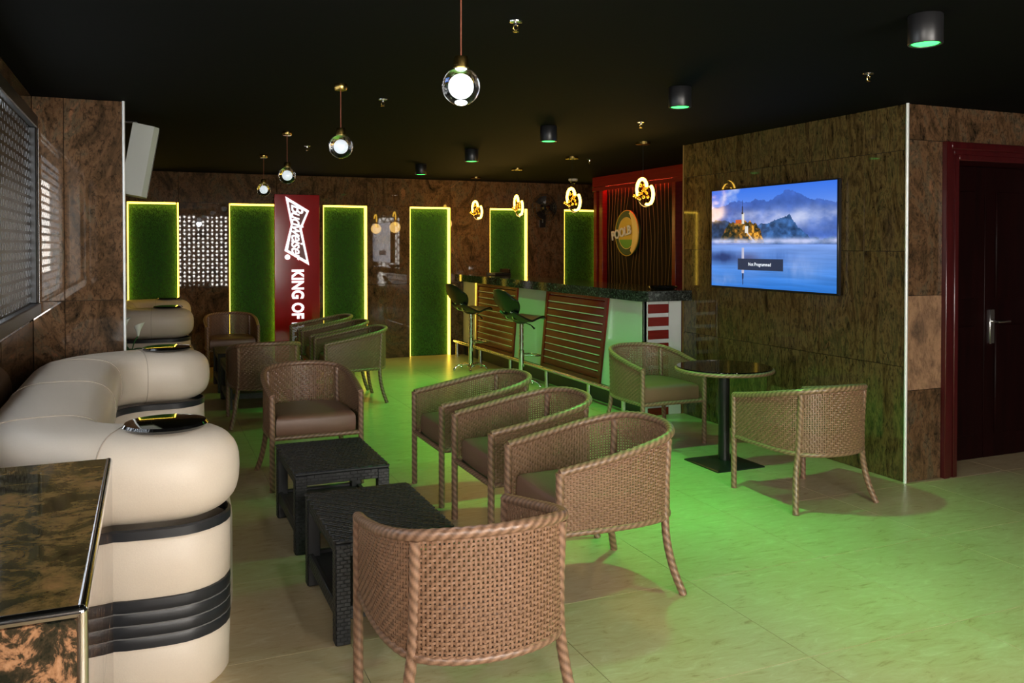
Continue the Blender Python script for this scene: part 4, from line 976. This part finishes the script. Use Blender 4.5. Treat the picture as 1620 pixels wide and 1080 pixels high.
# ------------------------------------------------------------------ green ceiling spots
def make_spot():
    t = thing('ceiling_spotlight', '', 'ceiling lamp')
    MB().lathe([(0.001, 0), (0.066, 0), (0.068, -0.003), (0.068, -0.118), (0.066, -0.121), (0.060, -0.121), (0.058, -0.112), (0.001, -0.112)], 32).build('housing', 'black_metal', t)
    MB().lathe([(0.001, -0.1125), (0.0575, -0.1125), (0.050, -0.119), (0.001, -0.120)], 32).build('lens', 'green_lamp', t)
    return t
s0 = make_spot(); gs = 'green ceiling spotlights in a row'
sl = ['black cylinder ceiling spotlight with green lens, the one nearest the door', 'black cylinder ceiling spotlight with green lens, second in the row from the door', 'black cylinder ceiling spotlight with green lens, in the middle of the row', 'black cylinder ceiling spotlight with green lens, second in row from back wall', 'black cylinder ceiling spotlight with green lens, nearest the back wall']
for i, y in enumerate((2.6, 4.36, 6.2, 7.97, 9.68, 0.85)):
    lab = sl[i] if i < 5 else 'black cylinder ceiling spotlight with green lens behind the photographed row'
    if i == 0: s0.location = (2.96, y, ZC); tag(s0, lab, None, gs); o = s0
    elif i == 5: o = s0
    else: o = dup(s0, (2.95, y, ZC), 0, lab, gs)
    if i == 5: continue
    l = bpy.data.lights.new('green_spot', 'SPOT'); l.energy = (84, 84, 74, 50, 42, 0)[i]; l.color = (0.11, 1.0, 0.15); l.spot_size = R(112); l.spot_blend = 0.9; l.shadow_soft_size = 0.05
    lo = bpy.data.objects.new('green_spot', l); C.objects.link(lo); lo.location = (0, 0, -0.125); lo.parent = o

# ------------------------------------------------------------------ sprinklers, dome camera, wall fan
def make_sprinkler():
    t = thing('sprinkler', '', 'sprinkler')
    MB().lathe([(0.001, 0), (0.036, 0), (0.034, -0.006), (0.012, -0.010), (0.011, -0.022)], 20).build('escutcheon', 'chrome', t)
    MB().tube([(-0.011, 0, -0.02), (-0.013, 0, -0.04), (0, 0, -0.052), (0.013, 0, -0.04), (0.011, 0, -0.02)], 0.003, 6).build('frame_arms', 'brass', t)
    MB().lathe([(0.003, -0.05), (0.016, -0.054), (0.016, -0.056), (0.001, -0.057)], 16).build('deflector', 'brass', t)
    return t
spk = make_sprinkler(); spk.scale = (0.8, 0.8, 0.8)
for i, (x, y, lab) in enumerate(((1.44, 3.35, 'small metal ceiling sprinkler beside the bright globe pendant'), (1.41, 5.47, 'small metal ceiling sprinkler beside the dim long-cord globe pendant'), (1.40, 8.3, 'small metal ceiling sprinkler between the two small globe pendants and back wall'),
                                 (3.67, 3.6, 'small metal ceiling sprinkler above the television wall corner'), (3.5, 5.7, 'small metal ceiling sprinkler between green spotlight and television wall'), (4.5, 8.4, 'small metal ceiling sprinkler above the bar worktop'))):
    if i == 0: spk.location = (x, y, ZC); tag(spk, lab, None, 'ceiling sprinklers')
    else: dup(spk, (x, y, ZC), 0, lab, 'ceiling sprinklers')
dm = thing('dome_camera', 'small white dome camera on the ceiling behind the bar', 'camera', (5.6, 10.95, ZC))
MB().lathe([(0.001, 0), (0.065, 0), (0.065, -0.025), (0.05, -0.035)], 24).build('camera_base', 'white_plastic', dm); MB().lathe([(0.045, -0.03), (0.038, -0.055), (0.02, -0.07), (0.001, -0.074)], 24).build('dome', 'gloss_black', dm)
fan = thing('wall_fan', 'black wall mounted fan with round guard behind the bar', 'fan', (5.53, YB - 0.16, 2.17))
for r in (0.06, 0.11, 0.16, 0.205):
    MB().tube([(r * math.cos(2 * math.pi * i / 40), -0.05 + 0.12 * (r / 0.205) ** 2, r * math.sin(2 * math.pi * i / 40)) for i in range(40)], 0.0035, 6, closed=True).build('guard_ring', 'black_metal', fan)
for k in range(16):
    a = 2 * math.pi * k / 16; MB().tube([(r * math.cos(a), -0.05 + 0.12 * (r / 0.205) ** 2, r * math.sin(a)) for r in (0.02, 0.08, 0.14, 0.205)], 0.0022, 5).build('guard_wire', 'black_metal', fan)
MB().lathe([(0.001, -0.052), (0.03, -0.05), (0.03, -0.044), (0.001, -0.042)], 20, (0, 0, 0), 'y').build('badge', 'chrome', fan)
for k in range(3):
    a0 = 2 * math.pi * k / 3
    def bl_(u, v, a0=a0): r = 0.03 + 0.15 * u; a = a0 + (v - 0.5) * (0.9 + 0.3 * u); return (r * math.cos(a), 0.03 + 0.03 * (v - 0.5), r * math.sin(a))
    MB().shell(bl_, 6, 6, 0.003).build('blade', 'black_plastic', fan)
MB().lathe([(0.035, 0.02), (0.05, 0.05), (0.05, 0.12), (0.03, 0.14)], 20, (0, 0, 0), 'y').build('motor', 'black_plastic', fan)
MB().tube([(0, 0.11, 0), (0, 0.125, -0.12), (0, 0.14, -0.22)], 0.018, 8).bbox(-0.05, 0.05, 0.13, 0.159, -0.30, -0.18, 0.004).build('bracket', 'black_plastic', fan)
